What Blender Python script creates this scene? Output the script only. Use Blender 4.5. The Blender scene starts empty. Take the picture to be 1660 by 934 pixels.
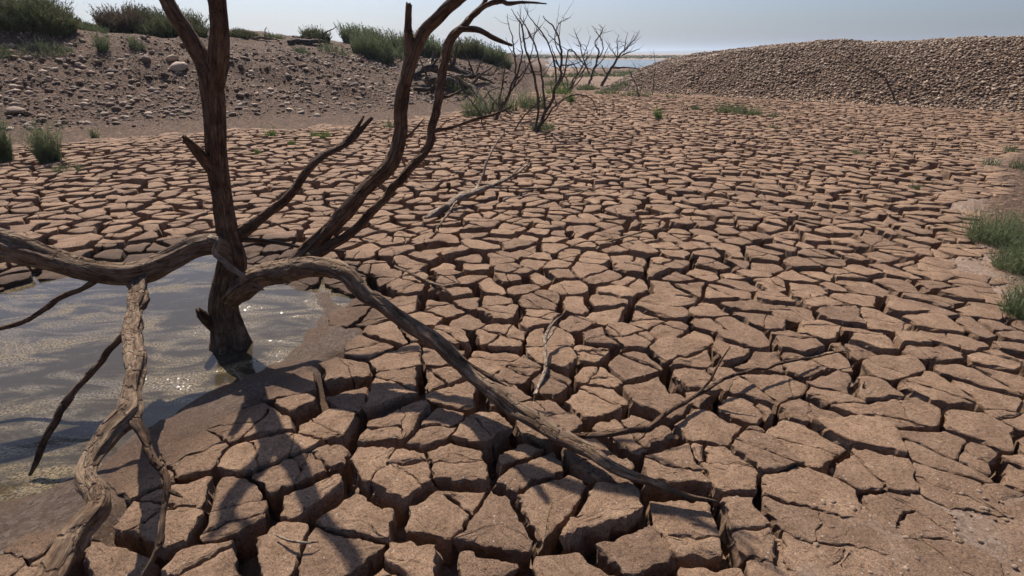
import bpy, bmesh, math, random
import numpy as np
from mathutils import Vector

random.seed(7)
RNG = np.random.default_rng(11)
scene = bpy.context.scene
COL = scene.collection

# ------------------------------------------------------------------ camera, sky, sun, exposure
CAM_H, PITCH, FPX = 1.6, math.radians(24.1), 850.0       # focal length in pixels of a 1660 px wide frame
cam_data = bpy.data.cameras.new('camera')
cam_data.sensor_width = 36.0
cam_data.lens = 36.0 * FPX / 1660.0
cam_data.clip_start = 0.05
cam_data.clip_end = 20000
cam = bpy.data.objects.new('camera', cam_data)
COL.objects.link(cam)
cam.location = (0, 0, CAM_H)
cam.rotation_euler = (math.radians(90) - PITCH, 0, 0)
scene.camera = cam

SUN_AZ, SUN_EL = math.radians(-25), math.radians(50)     # azimuth measured from +Y towards +X
world = bpy.data.worlds.new('World')
scene.world = world
world.use_nodes = True
wn = world.node_tree
wn.nodes.clear()
sky = wn.nodes.new('ShaderNodeTexSky')
sky.sky_type = 'NISHITA'
sky.sun_disc = False
sky.sun_elevation = SUN_EL
sky.sun_rotation = SUN_AZ
sky.air_density = 1.0
sky.dust_density = 2.4
sky.ozone_density = 2.0
bg = wn.nodes.new('ShaderNodeBackground')
bg.inputs['Strength'].default_value = 0.066
wo = wn.nodes.new('ShaderNodeOutputWorld')
tint = wn.nodes.new('ShaderNodeMix'); tint.data_type = 'RGBA'; tint.blend_type = 'MULTIPLY'
tint.inputs[0].default_value = 1.0
tint.inputs[7].default_value = (0.87, 0.97, 1.22, 1)
wn.links.new(sky.outputs['Color'], tint.inputs[6])
wn.links.new(tint.outputs[2], bg.inputs['Color'])
wn.links.new(bg.outputs['Background'], wo.inputs['Surface'])

sun_data = bpy.data.lights.new('sun', 'SUN')
sun_data.energy = 5.0
sun_data.angle = math.radians(0.53)
sun_data.color = (1.0, 0.94, 0.85)
sun = bpy.data.objects.new('sun', sun_data)
COL.objects.link(sun)
to_sun = Vector((math.sin(SUN_AZ) * math.cos(SUN_EL), math.cos(SUN_AZ) * math.cos(SUN_EL), math.sin(SUN_EL)))
sun.rotation_euler = (-to_sun).to_track_quat('-Z', 'Y').to_euler()
sun.location = (-6, 12, 20)

scene.view_settings.view_transform = 'Standard'
scene.view_settings.look = 'None'
scene.view_settings.gamma = 1.0
scene.view_settings.exposure = 0.56
scene.view_settings.use_curve_mapping = False
scene.render.engine = 'CYCLES'
scene.cycles.max_bounces = 5

# ------------------------------------------------------------------ helpers
CP, SP = math.cos(PITCH), math.sin(PITCH)
def ray(px, py):
    u, v = (px - 830.0) / FPX, (467.0 - py) / FPX
    return u, CP + v * SP, -SP + v * CP
def at(px, py, Y):
    """world point seen at a photo pixel, Y metres in front of the viewer"""
    dx, dy, dz = ray(px, py)
    s = Y / dy
    return np.array((dx * s, Y, CAM_H + dz * s))
def gp(px, py, z=0.0):
    """world point of a photo pixel on a level plane"""
    dx, dy, dz = ray(px, py)
    s = (z - CAM_H) / dz
    return np.array((dx * s, dy * s, z))

def smooth(a, b, x):
    t = np.clip((np.asarray(x, float) - a) / (b - a), 0, 1)
    return t * t * (3 - 2 * t)
def _hash(ix, iy, iz, seed):
    h = (ix.astype(np.uint32) * np.uint32(374761393)) ^ (iy.astype(np.uint32) * np.uint32(668265263)) ^ \
        (iz.astype(np.uint32) * np.uint32(2147483647 - 1013)) ^ np.uint32((seed * 974711 + 1234567) & 0xffffffff)
    h = (h ^ (h >> np.uint32(13))) * np.uint32(1274126177)
    h = h ^ (h >> np.uint32(16))
    h = h * np.uint32(2246822519)
    h = h ^ (h >> np.uint32(15))
    return h.astype(np.float64) / 4294967295.0
def vnoise(x, y, z=0.0, seed=0):
    """value noise in -1..1"""
    x, y, z = np.broadcast_arrays(np.asarray(x, float), np.asarray(y, float), np.asarray(z, float))
    fx, fy, fz = np.floor(x), np.floor(y), np.floor(z)
    tx, ty, tz = x - fx, y - fy, z - fz
    tx, ty, tz = [t * t * t * (t * (t * 6 - 15) + 10) for t in (tx, ty, tz)]
    ix, iy, iz = [(f.astype(np.int64) + 1000000) for f in (fx, fy, fz)]
    r = 0
    for a in (0, 1):
        for b in (0, 1):
            for c in (0, 1):
                w = (tx if a else 1 - tx) * (ty if b else 1 - ty) * (tz if c else 1 - tz)
                r = r + w * _hash(ix + a, iy + b, iz + c, seed)
    return r * 2 - 1
def fbm(x, y, z=0.0, seed=0, octv=4, gain=0.5):
    r, a, f = 0, 1.0, 1.0
    for o in range(octv):
        r = r + a * vnoise(np.asarray(x) * f, np.asarray(y) * f, np.asarray(z) * f, seed + 17 * o)
        a *= gain; f *= 2.03
    return r

def poly_dist(x, y, poly, closed=True):
    """distance to a polyline; for a closed one negative inside, for an open one positive on its left"""
    P = np.asarray(poly, float)[:, :2]
    n = len(P)
    best = np.full(np.shape(x), 1e18)
    sign = np.ones(np.shape(x))
    inside = np.zeros(np.shape(x), bool)
    for i in range(n if closed else n - 1):
        a, b = P[i], P[(i + 1) % n]
        e = b - a
        wx, wy = x - a[0], y - a[1]
        t = np.clip((wx * e[0] + wy * e[1]) / (e @ e), 0, 1)
        dx, dy = wx - e[0] * t, wy - e[1] * t
        d = dx * dx + dy * dy
        if closed:
            c = ((a[1] <= y) & (b[1] > y)) | ((b[1] <= y) & (a[1] > y))
            with np.errstate(divide='ignore', invalid='ignore'):
                xi = a[0] + (y - a[1]) / (b[1] - a[1] if b[1] != a[1] else 1e-9) * e[0]
            inside ^= c & (x < xi)
            best = np.minimum(best, d)
        else:
            m = d < best
            best = np.where(m, d, best)
            sign = np.where(m, np.sign(e[0] * wy - e[1] * wx), sign)
    best = np.sqrt(best)
    return np.where(inside, -best, best) if closed else best * sign

def mk(name, V, quads=None, tris=None, mat=None, parent=None, smooth_shade=True, attrs=None, uv=None, loc=None, flat_quads=None):
    """one mesh object from arrays"""
    V = np.asarray(V, np.float32).reshape(-1, 3)
    q = np.zeros((0, 4), np.int32) if quads is None or len(quads) == 0 else np.asarray(quads, np.int32).reshape(-1, 4)
    t = np.zeros((0, 3), np.int32) if tris is None or len(tris) == 0 else np.asarray(tris, np.int32).reshape(-1, 3)
    me = bpy.data.meshes.new(name)
    me.vertices.add(len(V))
    me.vertices.foreach_set('co', V.ravel())
    idx = np.concatenate([q.ravel(), t.ravel()])
    me.loops.add(len(idx))
    me.loops.foreach_set('vertex_index', idx)
    starts = np.concatenate([np.arange(len(q)) * 4, len(q) * 4 + np.arange(len(t)) * 3]).astype(np.int32)
    me.polygons.add(len(starts))
    me.polygons.foreach_set('loop_start', starts)
    me.polygons.foreach_set('use_smooth', np.full(len(starts), smooth_shade))
    if flat_quads is not None:
        sm = np.ones(len(starts), bool); sm[:len(q)] = ~flat_quads
        me.polygons.foreach_set('use_smooth', sm)
    if uv is not None:
        l = me.uv_layers.new(name='UVMap')
        l.data.foreach_set('uv', np.asarray(uv, np.float32)[idx].ravel())
    for k, a in (attrs or {}).items():
        at_ = me.attributes.new(k, 'FLOAT', 'POINT')
        at_.data.foreach_set('value', np.asarray(a, np.float32))
    me.update(calc_edges=True)
    if mat is not None:
        me.materials.append(mat)
    o = bpy.data.objects.new(name, me)
    COL.objects.link(o)
    if loc is not None:
        o.location = loc
    if parent is not None:
        o.parent = parent
    return o
def empty(name, loc=(0, 0, 0)):
    o = bpy.data.objects.new(name, None)
    o.empty_display_size = 0.2
    COL.objects.link(o)
    o.location = loc
    return o
def tag(o, label=None, cat=None, group=None, kind=None):
    if label: o['label'] = label
    if cat: o['category'] = cat
    if group: o['group'] = group
    if kind: o['kind'] = kind
    return o

# ------------------------------------------------------------------ materials
def new_mat(name):
    m = bpy.data.materials.new(name)
    m.use_nodes = True
    nt = m.node_tree
    b = nt.nodes['Principled BSDF']
    return m, nt, b
def N(nt, typ, **kw):
    n = nt.nodes.new(typ)
    for k, v in kw.items():
        if k in n.inputs: n.inputs[k].default_value = v
        else: setattr(n, k, v)
    return n
def noise(nt, vec, scale, detail=4, rough=0.55):
    n = N(nt, 'ShaderNodeTexNoise', Scale=scale, Detail=detail, Roughness=rough)
    nt.links.new(vec, n.inputs['Vector'])
    return n.outputs['Fac']
def ramp(nt, fac, stops):
    r = nt.nodes.new('ShaderNodeValToRGB')
    e = r.color_ramp.elements
    while len(e) < len(stops): e.new(0.5)
    for el, (p, c) in zip(e, stops):
        el.position = p
        el.color = (*c, 1) if len(c) == 3 else c
    nt.links.new(fac, r.inputs['Fac'])
    return r.outputs['Color']
def mix(nt, fac, a, b, blend='MIX'):
    m = nt.nodes.new('ShaderNodeMix')
    m.data_type = 'RGBA'
    m.blend_type = blend
    for s, v in ((m.inputs[0], fac), (m.inputs[6], a), (m.inputs[7], b)):
        if hasattr(v, 'is_linked') or isinstance(v, bpy.types.NodeSocket): nt.links.new(v, s)
        else: s.default_value = v if not isinstance(v, tuple) else (*v, 1)
    return m.outputs[2]
def math_(nt, op, a, b=None, c=None):
    m = nt.nodes.new('ShaderNodeMath')
    m.operation = op
    for s, v in zip(m.inputs, (a, b, c)):
        if v is None: continue
        if isinstance(v, bpy.types.NodeSocket): nt.links.new(v, s)
        else: s.default_value = v
    return m.outputs[0]
def bump(nt, height, strength, dist, normal=None):
    b = N(nt, 'ShaderNodeBump', Strength=strength, Distance=dist)
    nt.links.new(height, b.inputs['Height'])
    if normal is not None: nt.links.new(normal, b.inputs['Normal'])
    return b.outputs['Normal']

def mud_material(name, gravelly):
    m, nt, b = new_mat(name)
    pos = nt.nodes.new('ShaderNodeNewGeometry').outputs['Position']
    big = noise(nt, pos, 1.1, 4)
    mid = noise(nt, pos, 9.0, 5, 0.6)
    fine = noise(nt, pos, 70.0, 5, 0.75)
    grain = noise(nt, pos, 190.0, 3, 0.8)
    c = ramp(nt, mid, [(0.25, (0.175, 0.107, 0.067)), (0.5, (0.268, 0.170, 0.108)), (0.75, (0.365, 0.242, 0.160))])
    c = mix(nt, math_(nt, 'MULTIPLY', big, 0.55), c, (0.265, 0.164, 0.100))
    c = mix(nt, 0.85, c, ramp(nt, fine, [(0.34, (0.50, 0.46, 0.43)), (0.48, (1, 1, 1)), (0.66, (1.28, 1.26, 1.22))]), 'MULTIPLY')
    c = mix(nt, 0.8, c, ramp(nt, grain, [(0.34, (0.42, 0.39, 0.37)), (0.47, (1, 1, 1)), (0.64, (1.4, 1.38, 1.35))]), 'MULTIPLY')
    tone = nt.nodes.new('ShaderNodeAttribute'); tone.attribute_name = 'tone'
    c = mix(nt, math_(nt, 'ADD', 0.5, tone.outputs['Fac']), mix(nt, 1.0, c, (0.84, 0.83, 0.84), 'MULTIPLY'), mix(nt, 1.0, c, (1.18, 1.17, 1.15), 'MULTIPLY'))
    # pale shell and grit flecks
    vor = N(nt, 'ShaderNodeTexVoronoi', Scale=75.0 if gravelly < 0.5 else 60.0)
    nt.links.new(pos, vor.inputs['Vector'])
    sel = nt.nodes.new('ShaderNodeSeparateColor')
    nt.links.new(vor.outputs['Color'], sel.inputs['Color'])
    fleck = math_(nt, 'MULTIPLY', math_(nt, 'LESS_THAN', vor.outputs['Distance'], 0.26),
                  math_(nt, 'GREATER_THAN', sel.outputs['Red'], 0.972 if gravelly < 0.5 else 0.80))
    c = mix(nt, math_(nt, 'MULTIPLY', fleck, 0.8), c, (0.52, 0.46, 0.40))
    if gravelly > 0.5:
        g = ramp(nt, sel.outputs['Green'], [(0.0, (0.16, 0.115, 0.085)), (0.5, (0.27, 0.19, 0.145)), (1.0, (0.38, 0.30, 0.24))])
        c = mix(nt, math_(nt, 'MULTIPLY', ramp_val(nt, noise(nt, pos, 2.3, 3), 0.38, 0.62), 0.75), c, g)
        bk = nt.nodes.new('ShaderNodeAttribute'); bk.attribute_name = 'bank'
        g2 = ramp(nt, sel.outputs['Green'], [(0.0, (0.050, 0.027, 0.016)), (0.65, (0.112, 0.063, 0.037)), (1.0, (0.200, 0.128, 0.082))])
        bv = math_(nt, 'ADD', bk.outputs['Fac'], math_(nt, 'MULTIPLY', math_(nt, 'SUBTRACT', mid, 0.5), 0.6))
        bmask = ramp_val(nt, bv, 0.15, 0.6)
        peb = N(nt, 'ShaderNodeTexVoronoi', Scale=17.0)
        nt.links.new(pos, peb.inputs['Vector'])
        psel = nt.nodes.new('ShaderNodeSeparateColor')
        nt.links.new(peb.outputs['Color'], psel.inputs['Color'])
        g2 = mix(nt, 0.85, g2, ramp(nt, psel.outputs['Green'], [(0.0, (0.45, 0.43, 0.42)), (0.6, (0.95, 0.92, 0.9)), (0.92, (1.3, 1.25, 1.2)), (1.0, (2.1, 2.0, 1.9))]), 'MULTIPLY')
        c = mix(nt, math_(nt, 'MULTIPLY', bmask, 0.95), c, g2)
        pebh = math_(nt, 'MULTIPLY', math_(nt, 'MULTIPLY', math_(nt, 'SUBTRACT', 1.0, peb.outputs['Distance']), psel.outputs['Red']), bmask)
    # dampness round the puddle
    wet = nt.nodes.new('ShaderNodeAttribute'); wet.attribute_name = 'wet'
    wv = math_(nt, 'ADD', wet.outputs['Fac'], math_(nt, 'MULTIPLY', math_(nt, 'SUBTRACT', mid, 0.5), 0.35))
    wv = ramp_val(nt, wv, 0.25, 0.85)
    c = mix(nt, wv, c, mix(nt, 1.0, c, (0.42, 0.39, 0.37), 'MULTIPLY'))
    nt.links.new(c, b.inputs['Base Color'])
    nt.links.new(math_(nt, 'SUBTRACT', 0.95, math_(nt, 'MULTIPLY', wv, 0.12)), b.inputs['Roughness'])
    b.inputs['Specular IOR Level'].default_value = 0.25
    n1 = bump(nt, fine, 1.0, 0.018)
    n2 = bump(nt, grain, 0.9, 0.006, n1)
    # hairline cracks
    v2 = N(nt, 'ShaderNodeTexVoronoi', Scale=9.0, feature='DISTANCE_TO_EDGE')
    off = nt.nodes.new('ShaderNodeVectorMath'); off.operation = 'MULTIPLY_ADD'
    nz = N(nt, 'ShaderNodeTexNoise', Scale=14.0, Detail=3)
    nt.links.new(pos, nz.inputs['Vector'])
    nt.links.new(nz.outputs['Color'], off.inputs[0]); off.inputs[1].default_value = (0.09,) * 3
    nt.links.new(pos, off.inputs[2])
    nt.links.new(off.outputs[0], v2.inputs['Vector'])
    hl = math_(nt, 'MULTIPLY', math_(nt, 'LESS_THAN', v2.outputs['Distance'], 0.022), ramp_val(nt, big, 0.45, 0.6))
    n3 = bump(nt, math_(nt, 'SUBTRACT', 1.0, hl), 0.7, 0.006, n2)
    if gravelly > 0.5:
        n3 = bump(nt, pebh, 1.0, 0.05, n3)
    nt.links.new(n3, b.inputs['Normal'])
    return m
def ramp_val(nt, fac, a, b_):
    r = N(nt, 'ShaderNodeMapRange')
    r.interpolation_type = 'SMOOTHSTEP'
    r.inputs['From Min'].default_value = a
    r.inputs['From Max'].default_value = b_
    nt.links.new(fac, r.inputs['Value'])
    return r.outputs['Result']
M = {}
M['mud'] = mud_material('dry_mud', 0)
M['ground'] = mud_material('gravelly_mud', 1)

def bark_material(name, dark, mid_, pale):
    m, nt, b = new_mat(name)
    uv = nt.nodes.new('ShaderNodeUVMap')
    mp = N(nt, 'ShaderNodeMapping')
    mp.inputs['Scale'].default_value = (1.0, 0.12, 1.0)
    nt.links.new(uv.outputs['UV'], mp.inputs['Vector'])
    fib = noise(nt, mp.outputs['Vector'], 95.0, 6, 0.65)
    fib2 = noise(nt, mp.outputs['Vector'], 28.0, 4, 0.6)
    pos = nt.nodes.new('ShaderNodeNewGeometry').outputs['Position']
    blot = noise(nt, pos, 9.0, 4)
    plate = N(nt, 'ShaderNodeTexVoronoi', Scale=22.0, feature='DISTANCE_TO_EDGE')
    mp2 = N(nt, 'ShaderNodeMapping'); mp2.inputs['Scale'].default_value = (1.0, 0.38, 1.0)
    nt.links.new(uv.outputs['UV'], mp2.inputs['Vector'])
    wv = nt.nodes.new('ShaderNodeVectorMath'); wv.operation = 'MULTIPLY_ADD'
    nz = N(nt, 'ShaderNodeTexNoise', Scale=30.0, Detail=3)
    nt.links.new(mp2.outputs['Vector'], nz.inputs['Vector'])
    nt.links.new(nz.outputs['Color'], wv.inputs[0]); wv.inputs[1].default_value = (0.05,) * 3
    nt.links.new(mp2.outputs['Vector'], wv.inputs[2])
    nt.links.new(wv.outputs[0], plate.inputs['Vector'])
    f = math_(nt, 'ADD', math_(nt, 'MULTIPLY', fib, 0.6), math_(nt, 'MULTIPLY', fib2, 0.4))
    c = ramp(nt, f, [(0.36, dark), (0.5, mid_), (0.66, pale)])
    c = mix(nt, ramp_val(nt, blot, 0.42, 0.62), c, mix(nt, 1.0, c, (0.66, 0.60, 0.56), 'MULTIPLY'))
    nt.links.new(c, b.inputs['Base Color'])
    b.inputs['Roughness'].default_value = 0.88
    b.inputs['Specular IOR Level'].default_value = 0.2
    n1 = bump(nt, f, 1.0, 0.03)
    n2 = bump(nt, ramp_val(nt, plate.outputs['Distance'], 0.0, 0.12), 0.9, 0.012, n1)
    nt.links.new(n2, b.inputs['Normal'])
    return m
M['bark'] = bark_material('tree_bark', (0.038, 0.022, 0.013), (0.125, 0.074, 0.044), (0.235, 0.152, 0.096))
M['bare_wood'] = bark_material('weathered_wood', (0.080, 0.050, 0.031), (0.205, 0.135, 0.085), (0.350, 0.250, 0.165))
M['twig'] = bark_material('dead_twig', (0.055, 0.040, 0.030), (0.115, 0.085, 0.064), (0.20, 0.155, 0.12))
M['pale_wood'] = bark_material('bleached_wood', (0.16, 0.115, 0.08), (0.33, 0.245, 0.175), (0.48, 0.38, 0.28))

def leaf_material(name, c1, c2):
    m, nt, b = new_mat(name)
    pos = nt.nodes.new('ShaderNodeNewGeometry').outputs['Position']
    f = noise(nt, pos, 3.0, 5, 0.7)
    c = ramp(nt, f, [(0.33, c1), (0.67, c2)])
    nt.links.new(c, b.inputs['Base Color'])
    b.inputs['Roughness'].default_value = 0.7
    b.inputs['Specular IOR Level'].default_value = 0.2
    tr = nt.nodes.new('ShaderNodeBsdfTranslucent')
    nt.links.new(c, tr.inputs['Color'])
    ms = nt.nodes.new('ShaderNodeMixShader'); ms.inputs[0].default_value = 0.3
    nt.links.new(b.outputs[0], ms.inputs[1]); nt.links.new(tr.outputs[0], ms.inputs[2])
    nt.links.new(ms.outputs[0], nt.nodes['Material Output'].inputs['Surface'])
    return m
M['leaf'] = leaf_material('feathery_leaf', (0.100, 0.130, 0.058), (0.190, 0.215, 0.105))
M['leaf_dark'] = leaf_material('dark_feathery_leaf', (0.075, 0.088, 0.038), (0.135, 0.135, 0.065))
M['leaf_bright'] = leaf_material('bright_leaf', (0.085, 0.150, 0.030), (0.150, 0.220, 0.055))
M['leaf_dry'] = leaf_material('dry_brush', (0.085, 0.062, 0.042), (0.150, 0.110, 0.075))

def stone_material(name, a, b_, c_):
    m, nt, b = new_mat(name)
    g = nt.nodes.new('ShaderNodeNewGeometry')
    oi = nt.nodes.new('ShaderNodeObjectInfo')
    rnd = math_(nt, 'FRACT', math_(nt, 'ADD', g.outputs['Random Per Island'], oi.outputs['Random']))
    c = ramp(nt, rnd, [(0.0, a), (0.55, b_), (1.0, c_)])
    f = noise(nt, g.outputs['Position'], 22.0, 5, 0.65)
    c = mix(nt, 0.7, c, ramp(nt, f, [(0.3, (0.62, 0.60, 0.58)), (0.7, (1.22, 1.2, 1.18))]), 'MULTIPLY')
    nt.links.new(c, b.inputs['Base Color'])
    b.inputs['Roughness'].default_value = 0.85
    nt.links.new(bump(nt, f, 0.5, 0.01), b.inputs['Normal'])
    return m
M['stone'] = stone_material('bank_stone', (0.080, 0.047, 0.028), (0.178, 0.110, 0.069), (0.42, 0.310, 0.215))
M['crumb'] = stone_material('mud_crumb', (0.14, 0.09, 0.058), (0.21, 0.136, 0.088), (0.27, 0.19, 0.13))
M['cobble'] = stone_material('embankment_cobble', (0.155, 0.100, 0.062), (0.265, 0.180, 0.117), (0.41, 0.305, 0.212))

def puddle_material():
    m, nt, b = new_mat('scummy_water')
    pos = nt.nodes.new('ShaderNodeNewGeometry').outputs['Position']
    mp = N(nt, 'ShaderNodeMapping')
    mp.inputs['Rotation'].default_value = (0, 0, math.radians(-32))
    mp.inputs['Scale'].default_value = (0.55, 1.5, 1)
    nt.links.new(pos, mp.inputs['Vector'])
    v = mp.outputs['Vector']
    w = N(nt, 'ShaderNodeTexNoise', Scale=3.4, Detail=6, Roughness=0.62, Distortion=1.1)
    nt.links.new(v, w.inputs['Vector'])
    scum = ramp_val(nt, w.outputs['Fac'], 0.42, 0.60)
    patch = ramp_val(nt, w.outputs['Fac'], 0.50, 0.66)
    speck = noise(nt, pos, 85.0, 4, 0.75)
    sc = math_(nt, 'MULTIPLY', scum, ramp_val(nt, speck, 0.40, 0.58))
    tint = ramp(nt, noise(nt, v, 2.0, 3), [(0.35, (0.150, 0.122, 0.088)), (0.6, (0.215, 0.158, 0.086))])
    c = mix(nt, sc, (0.042, 0.033, 0.021), tint)
    nt.links.new(c, b.inputs['Base Color'])
    b.inputs['Roughness'].default_value = 0.055
    b.inputs['IOR'].default_value = 1.33
    b.inputs['Specular IOR Level'].default_value = 0.33
    h1 = math_(nt, 'MULTIPLY', math_(nt, 'SUBTRACT', speck, 0.5), math_(nt, 'ADD', math_(nt, 'MULTIPLY', scum, 0.9), 0.04))
    glint = noise(nt, pos, 48.0, 1.5, 0.5)
    h2 = math_(nt, 'MULTIPLY', math_(nt, 'SUBTRACT', glint, 0.5), math_(nt, 'ADD', math_(nt, 'MULTIPLY', patch, 0.9), 0.06))
    n1 = bump(nt, h2, 1.0, 0.0095)
    nt.links.new(n1, b.inputs['Normal'])
    return m
M['puddle'] = puddle_material()
m, nt, b = new_mat('lake_water')
b.inputs['Base Color'].default_value = (0.035, 0.065, 0.085, 1)
b.inputs['Roughness'].default_value = 0.12
pos = nt.nodes.new('ShaderNodeNewGeometry').outputs['Position']
nt.links.new(bump(nt, noise(nt, pos, 2.0, 3), 0.25, 0.1), b.inputs['Normal'])
M['lake'] = m
m, nt, b = new_mat('far_hill_scrub')
pos = nt.nodes.new('ShaderNodeNewGeometry').outputs['Position']
nt.links.new(ramp(nt, noise(nt, pos, 0.01, 5), [(0.3, (0.07, 0.085, 0.045)), (0.7, (0.17, 0.14, 0.09))]), b.inputs['Base Color'])
b.inputs['Roughness'].default_value = 0.95
M['hill'] = m

# ------------------------------------------------------------------ the lie of the land
WATER_POLY = [gp(*p)[:2] for p in [(-420, 520), (-200, 488), (0, 462), (150, 428), (330, 402), (400, 412), (465, 450),
              (535, 456), (538, 500), (470, 562), (400, 602), (300, 652), (190, 722), (80, 782), (0, 806), (-200, 880), (-420, 960)]]
SLAB_EDGE = [gp(*p)[:2] for p in [(-420, 515), (-200, 486), (0, 462), (130, 434), (330, 410), (400, 420), (462, 452),
              (545, 460), (572, 490), (552, 545), (482, 605), (405, 652), (330, 702), (258, 758), (140, 830), (20, 885), (-200, 960), (-420, 1060)]]
GRAVEL_A = [gp(*p)[:2] for p in [(1440, 1020), (1510, 935), (1590, 865), (1670, 800), (1750, 748), (1840, 705), (2100, 730), (2100, 1100), (1440, 1100)]]
GRAVEL_B = [gp(*p)[:2] for p in [(1600, 275), (1585, 330), (1610, 390), (1655, 460), (1730, 540), (2100, 560), (2100, 210), (1660, 235)]]
TOE_LEFT = [(2.6, 46), (1.4, 28), (-0.2, 20), (-2.2, 15.6), (-4.6, 13.4), (-7.25, 12.0), (-9.8, 10.3), (-16, 7.4), (-40, 2.0)]
TOE_RIGHT = [(40, -9), (22, 10.2), (15.3, 16.5), (10.6, 20.6), (7.0, 24.2), (4.7, 28.4), (5.2, 31.4), (8, 34.5), (14, 39), (24, 47), (60, 70)]

def left_bank_d(x, y): return -poly_dist(x, y, TOE_LEFT, False)
def right_bank_d(x, y): return -poly_dist(x, y, TOE_RIGHT, False)

def land(x, y):
    """height of the mud surface, banks and far plain (crack depth not included)"""
    x, y = np.asarray(x, float), np.asarray(y, float)
    z = 0.025 * vnoise(x * 0.45, y * 0.45, 0, 3) * smooth(0.5, 3, np.hypot(x, y))
    # towards the lake
    far = smooth(24, 80, y)
    ledge = 0.16 * (smooth(-0.1, 0.12, fbm(x * 0.14, y * 0.10, 0, 21, 3)) - 0.5) * smooth(24, 30, y)
    z = z - 0.62 * far + ledge * (1 - smooth(70, 110, y))
    lake = smooth(100, 128, y + 8 * vnoise(x * 0.05, 3.3)) * (1 - smooth(205, 260, y + 26 * vnoise(x * 0.02, y * 0.006, 0, 5)))
    spit = smooth(0.1, 0.4, vnoise(x * 0.025 + 4.1, y * 0.03, 0, 9))
    z = z - 0.9 * lake * (1 - 0.75 * spit)
    z = z + 0.5 * smooth(260, 420, y)
    # left bank
    dl = left_bank_d(x, y)
    hc = np.interp(x, [-40, -16, -11, -6, -2.5, 0, 2], [2.85, 2.60, 2.35, 1.98, 2.0, 1.95, 0.9])
    w = np.interp(x, [-16, -8, -4, -1.5, 0.5], [8.5, 8.8, 8.0, 5.0, 2.6])
    t = np.clip(dl / w, 0, 3)
    prof = 0.07 * smooth(0, 0.25, t) + 0.75 * smooth(0.14, 0.85, t) + 0.18 * smooth(0.6, 1.3, t)
    z = z + np.where(dl > 0, hc * prof * (1 - 0.8 * smooth(1.3, 3.0, t) * smooth(30, 70, y)), 0)
    z = z + np.where(dl > 0, 0.11 * fbm(x * 0.8, y * 0.8, 0, 31, 5, .55) * smooth(0.1, 0.4, t), 0)
    # right embankment
    dr = right_bank_d(x, y)
    hr = np.interp(x, [4.5, 6, 8, 11, 14, 30], [0.45, 0.9, 1.35, 1.75, 2.05, 2.3])
    tr = np.clip(dr / np.interp(x, [5, 9, 15], [2.1, 3.6, 5.6]), 0, 4)
    z = z + np.where(dr > 0, hr * (smooth(-0.35, 1.0, tr) - smooth(-0.35, 1.0, 0.0)) / (1 - smooth(-0.35, 1.0, 0.0)) * (1 - smooth(1.5, 3.2, tr)), 0)
    z = z + np.where(dr > 0, smooth(0, 1, dr) * (0.09 * vnoise(x * .45, y * .45, 0, 42) + 0.05 * vnoise(x * 1.3, y * 1.3, 0, 41)), 0)
    # puddle hollow
    near = (np.abs(x) < 8) & (y < 8) & (y > -3)
    dp = np.full(x.shape, 9.0)
    if near.any():
        dp[near] = poly_dist(x[near], y[near], WATER_POLY)
    dpn = dp + 0.05 * vnoise(x * 5, y * 5, 0, 51) + 0.025 * vnoise(x * 17, y * 17, 0, 52)
    z = z - 0.050 * (1 - smooth(-0.05, 0.40, dpn)) - 0.05 * (1 - smooth(-0.25, 0.03, dpn))
    return z

def crack_mask(x, y):
    """1 where the mud is fully cracked, 0 where it lies unbroken"""
    x, y = np.asarray(x, float), np.asarray(y, float)
    n = 0.16 * fbm(x * 1.7, y * 1.7, 0, 61, 3)
    d = poly_dist(x, y, SLAB_EDGE) + 0.06 + 0.4 * n
    m = smooth(-0.02, np.where(y > 3.0, 0.16, 0.42), d)
    m = m * smooth(-0.35, 0.75, poly_dist(x, y, GRAVEL_A) + 2.2 * n)
    m = m * smooth(-0.1, 0.6, poly_dist(x, y, GRAVEL_B) + 2 * n)
    m = m * (1 - smooth(-1.6, 0.1, left_bank_d(x, y) + 3 * n))
    m = m * (1 - smooth(-1.2, 0.3, right_bank_d(x, y) + 2 * n))
    m = m * (1 - smooth(20, 27, y + 6 * n))
    return m
def wetness(x, y):
    w = np.zeros(np.shape(x))
    near = (np.abs(x) < 8) & (y < 8) & (y > -3)
    if near.any():
        w[near] = 1 - smooth(0.05, 0.75, poly_dist(x[near], y[near], WATER_POLY))
    return w
def bank_cover(x, y):
    dl = left_bank_d(x, y)
    red = 0.6 * smooth(-5.0, -1.5, x) * smooth(14, 20, y)          # the mound behind the driftwood is bare red earth
    shore = smooth(24, 29, y) * (1 - smooth(90, 140, y)) * (.35 + .5 * smooth(-.25, .2, fbm(x * .13 + 3, y * .09, 0, 77, 4)))
    return np.clip(smooth(-2.3, -.1, dl) * (1 - .85 * red) + shore + smooth(-.3, .4, right_bank_d(x, y)) + 0.55 * (1 - smooth(-.3, .4, poly_dist(x, y, GRAVEL_B))), 0, 1)
CRACK_DEPTH = 0.17

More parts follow.
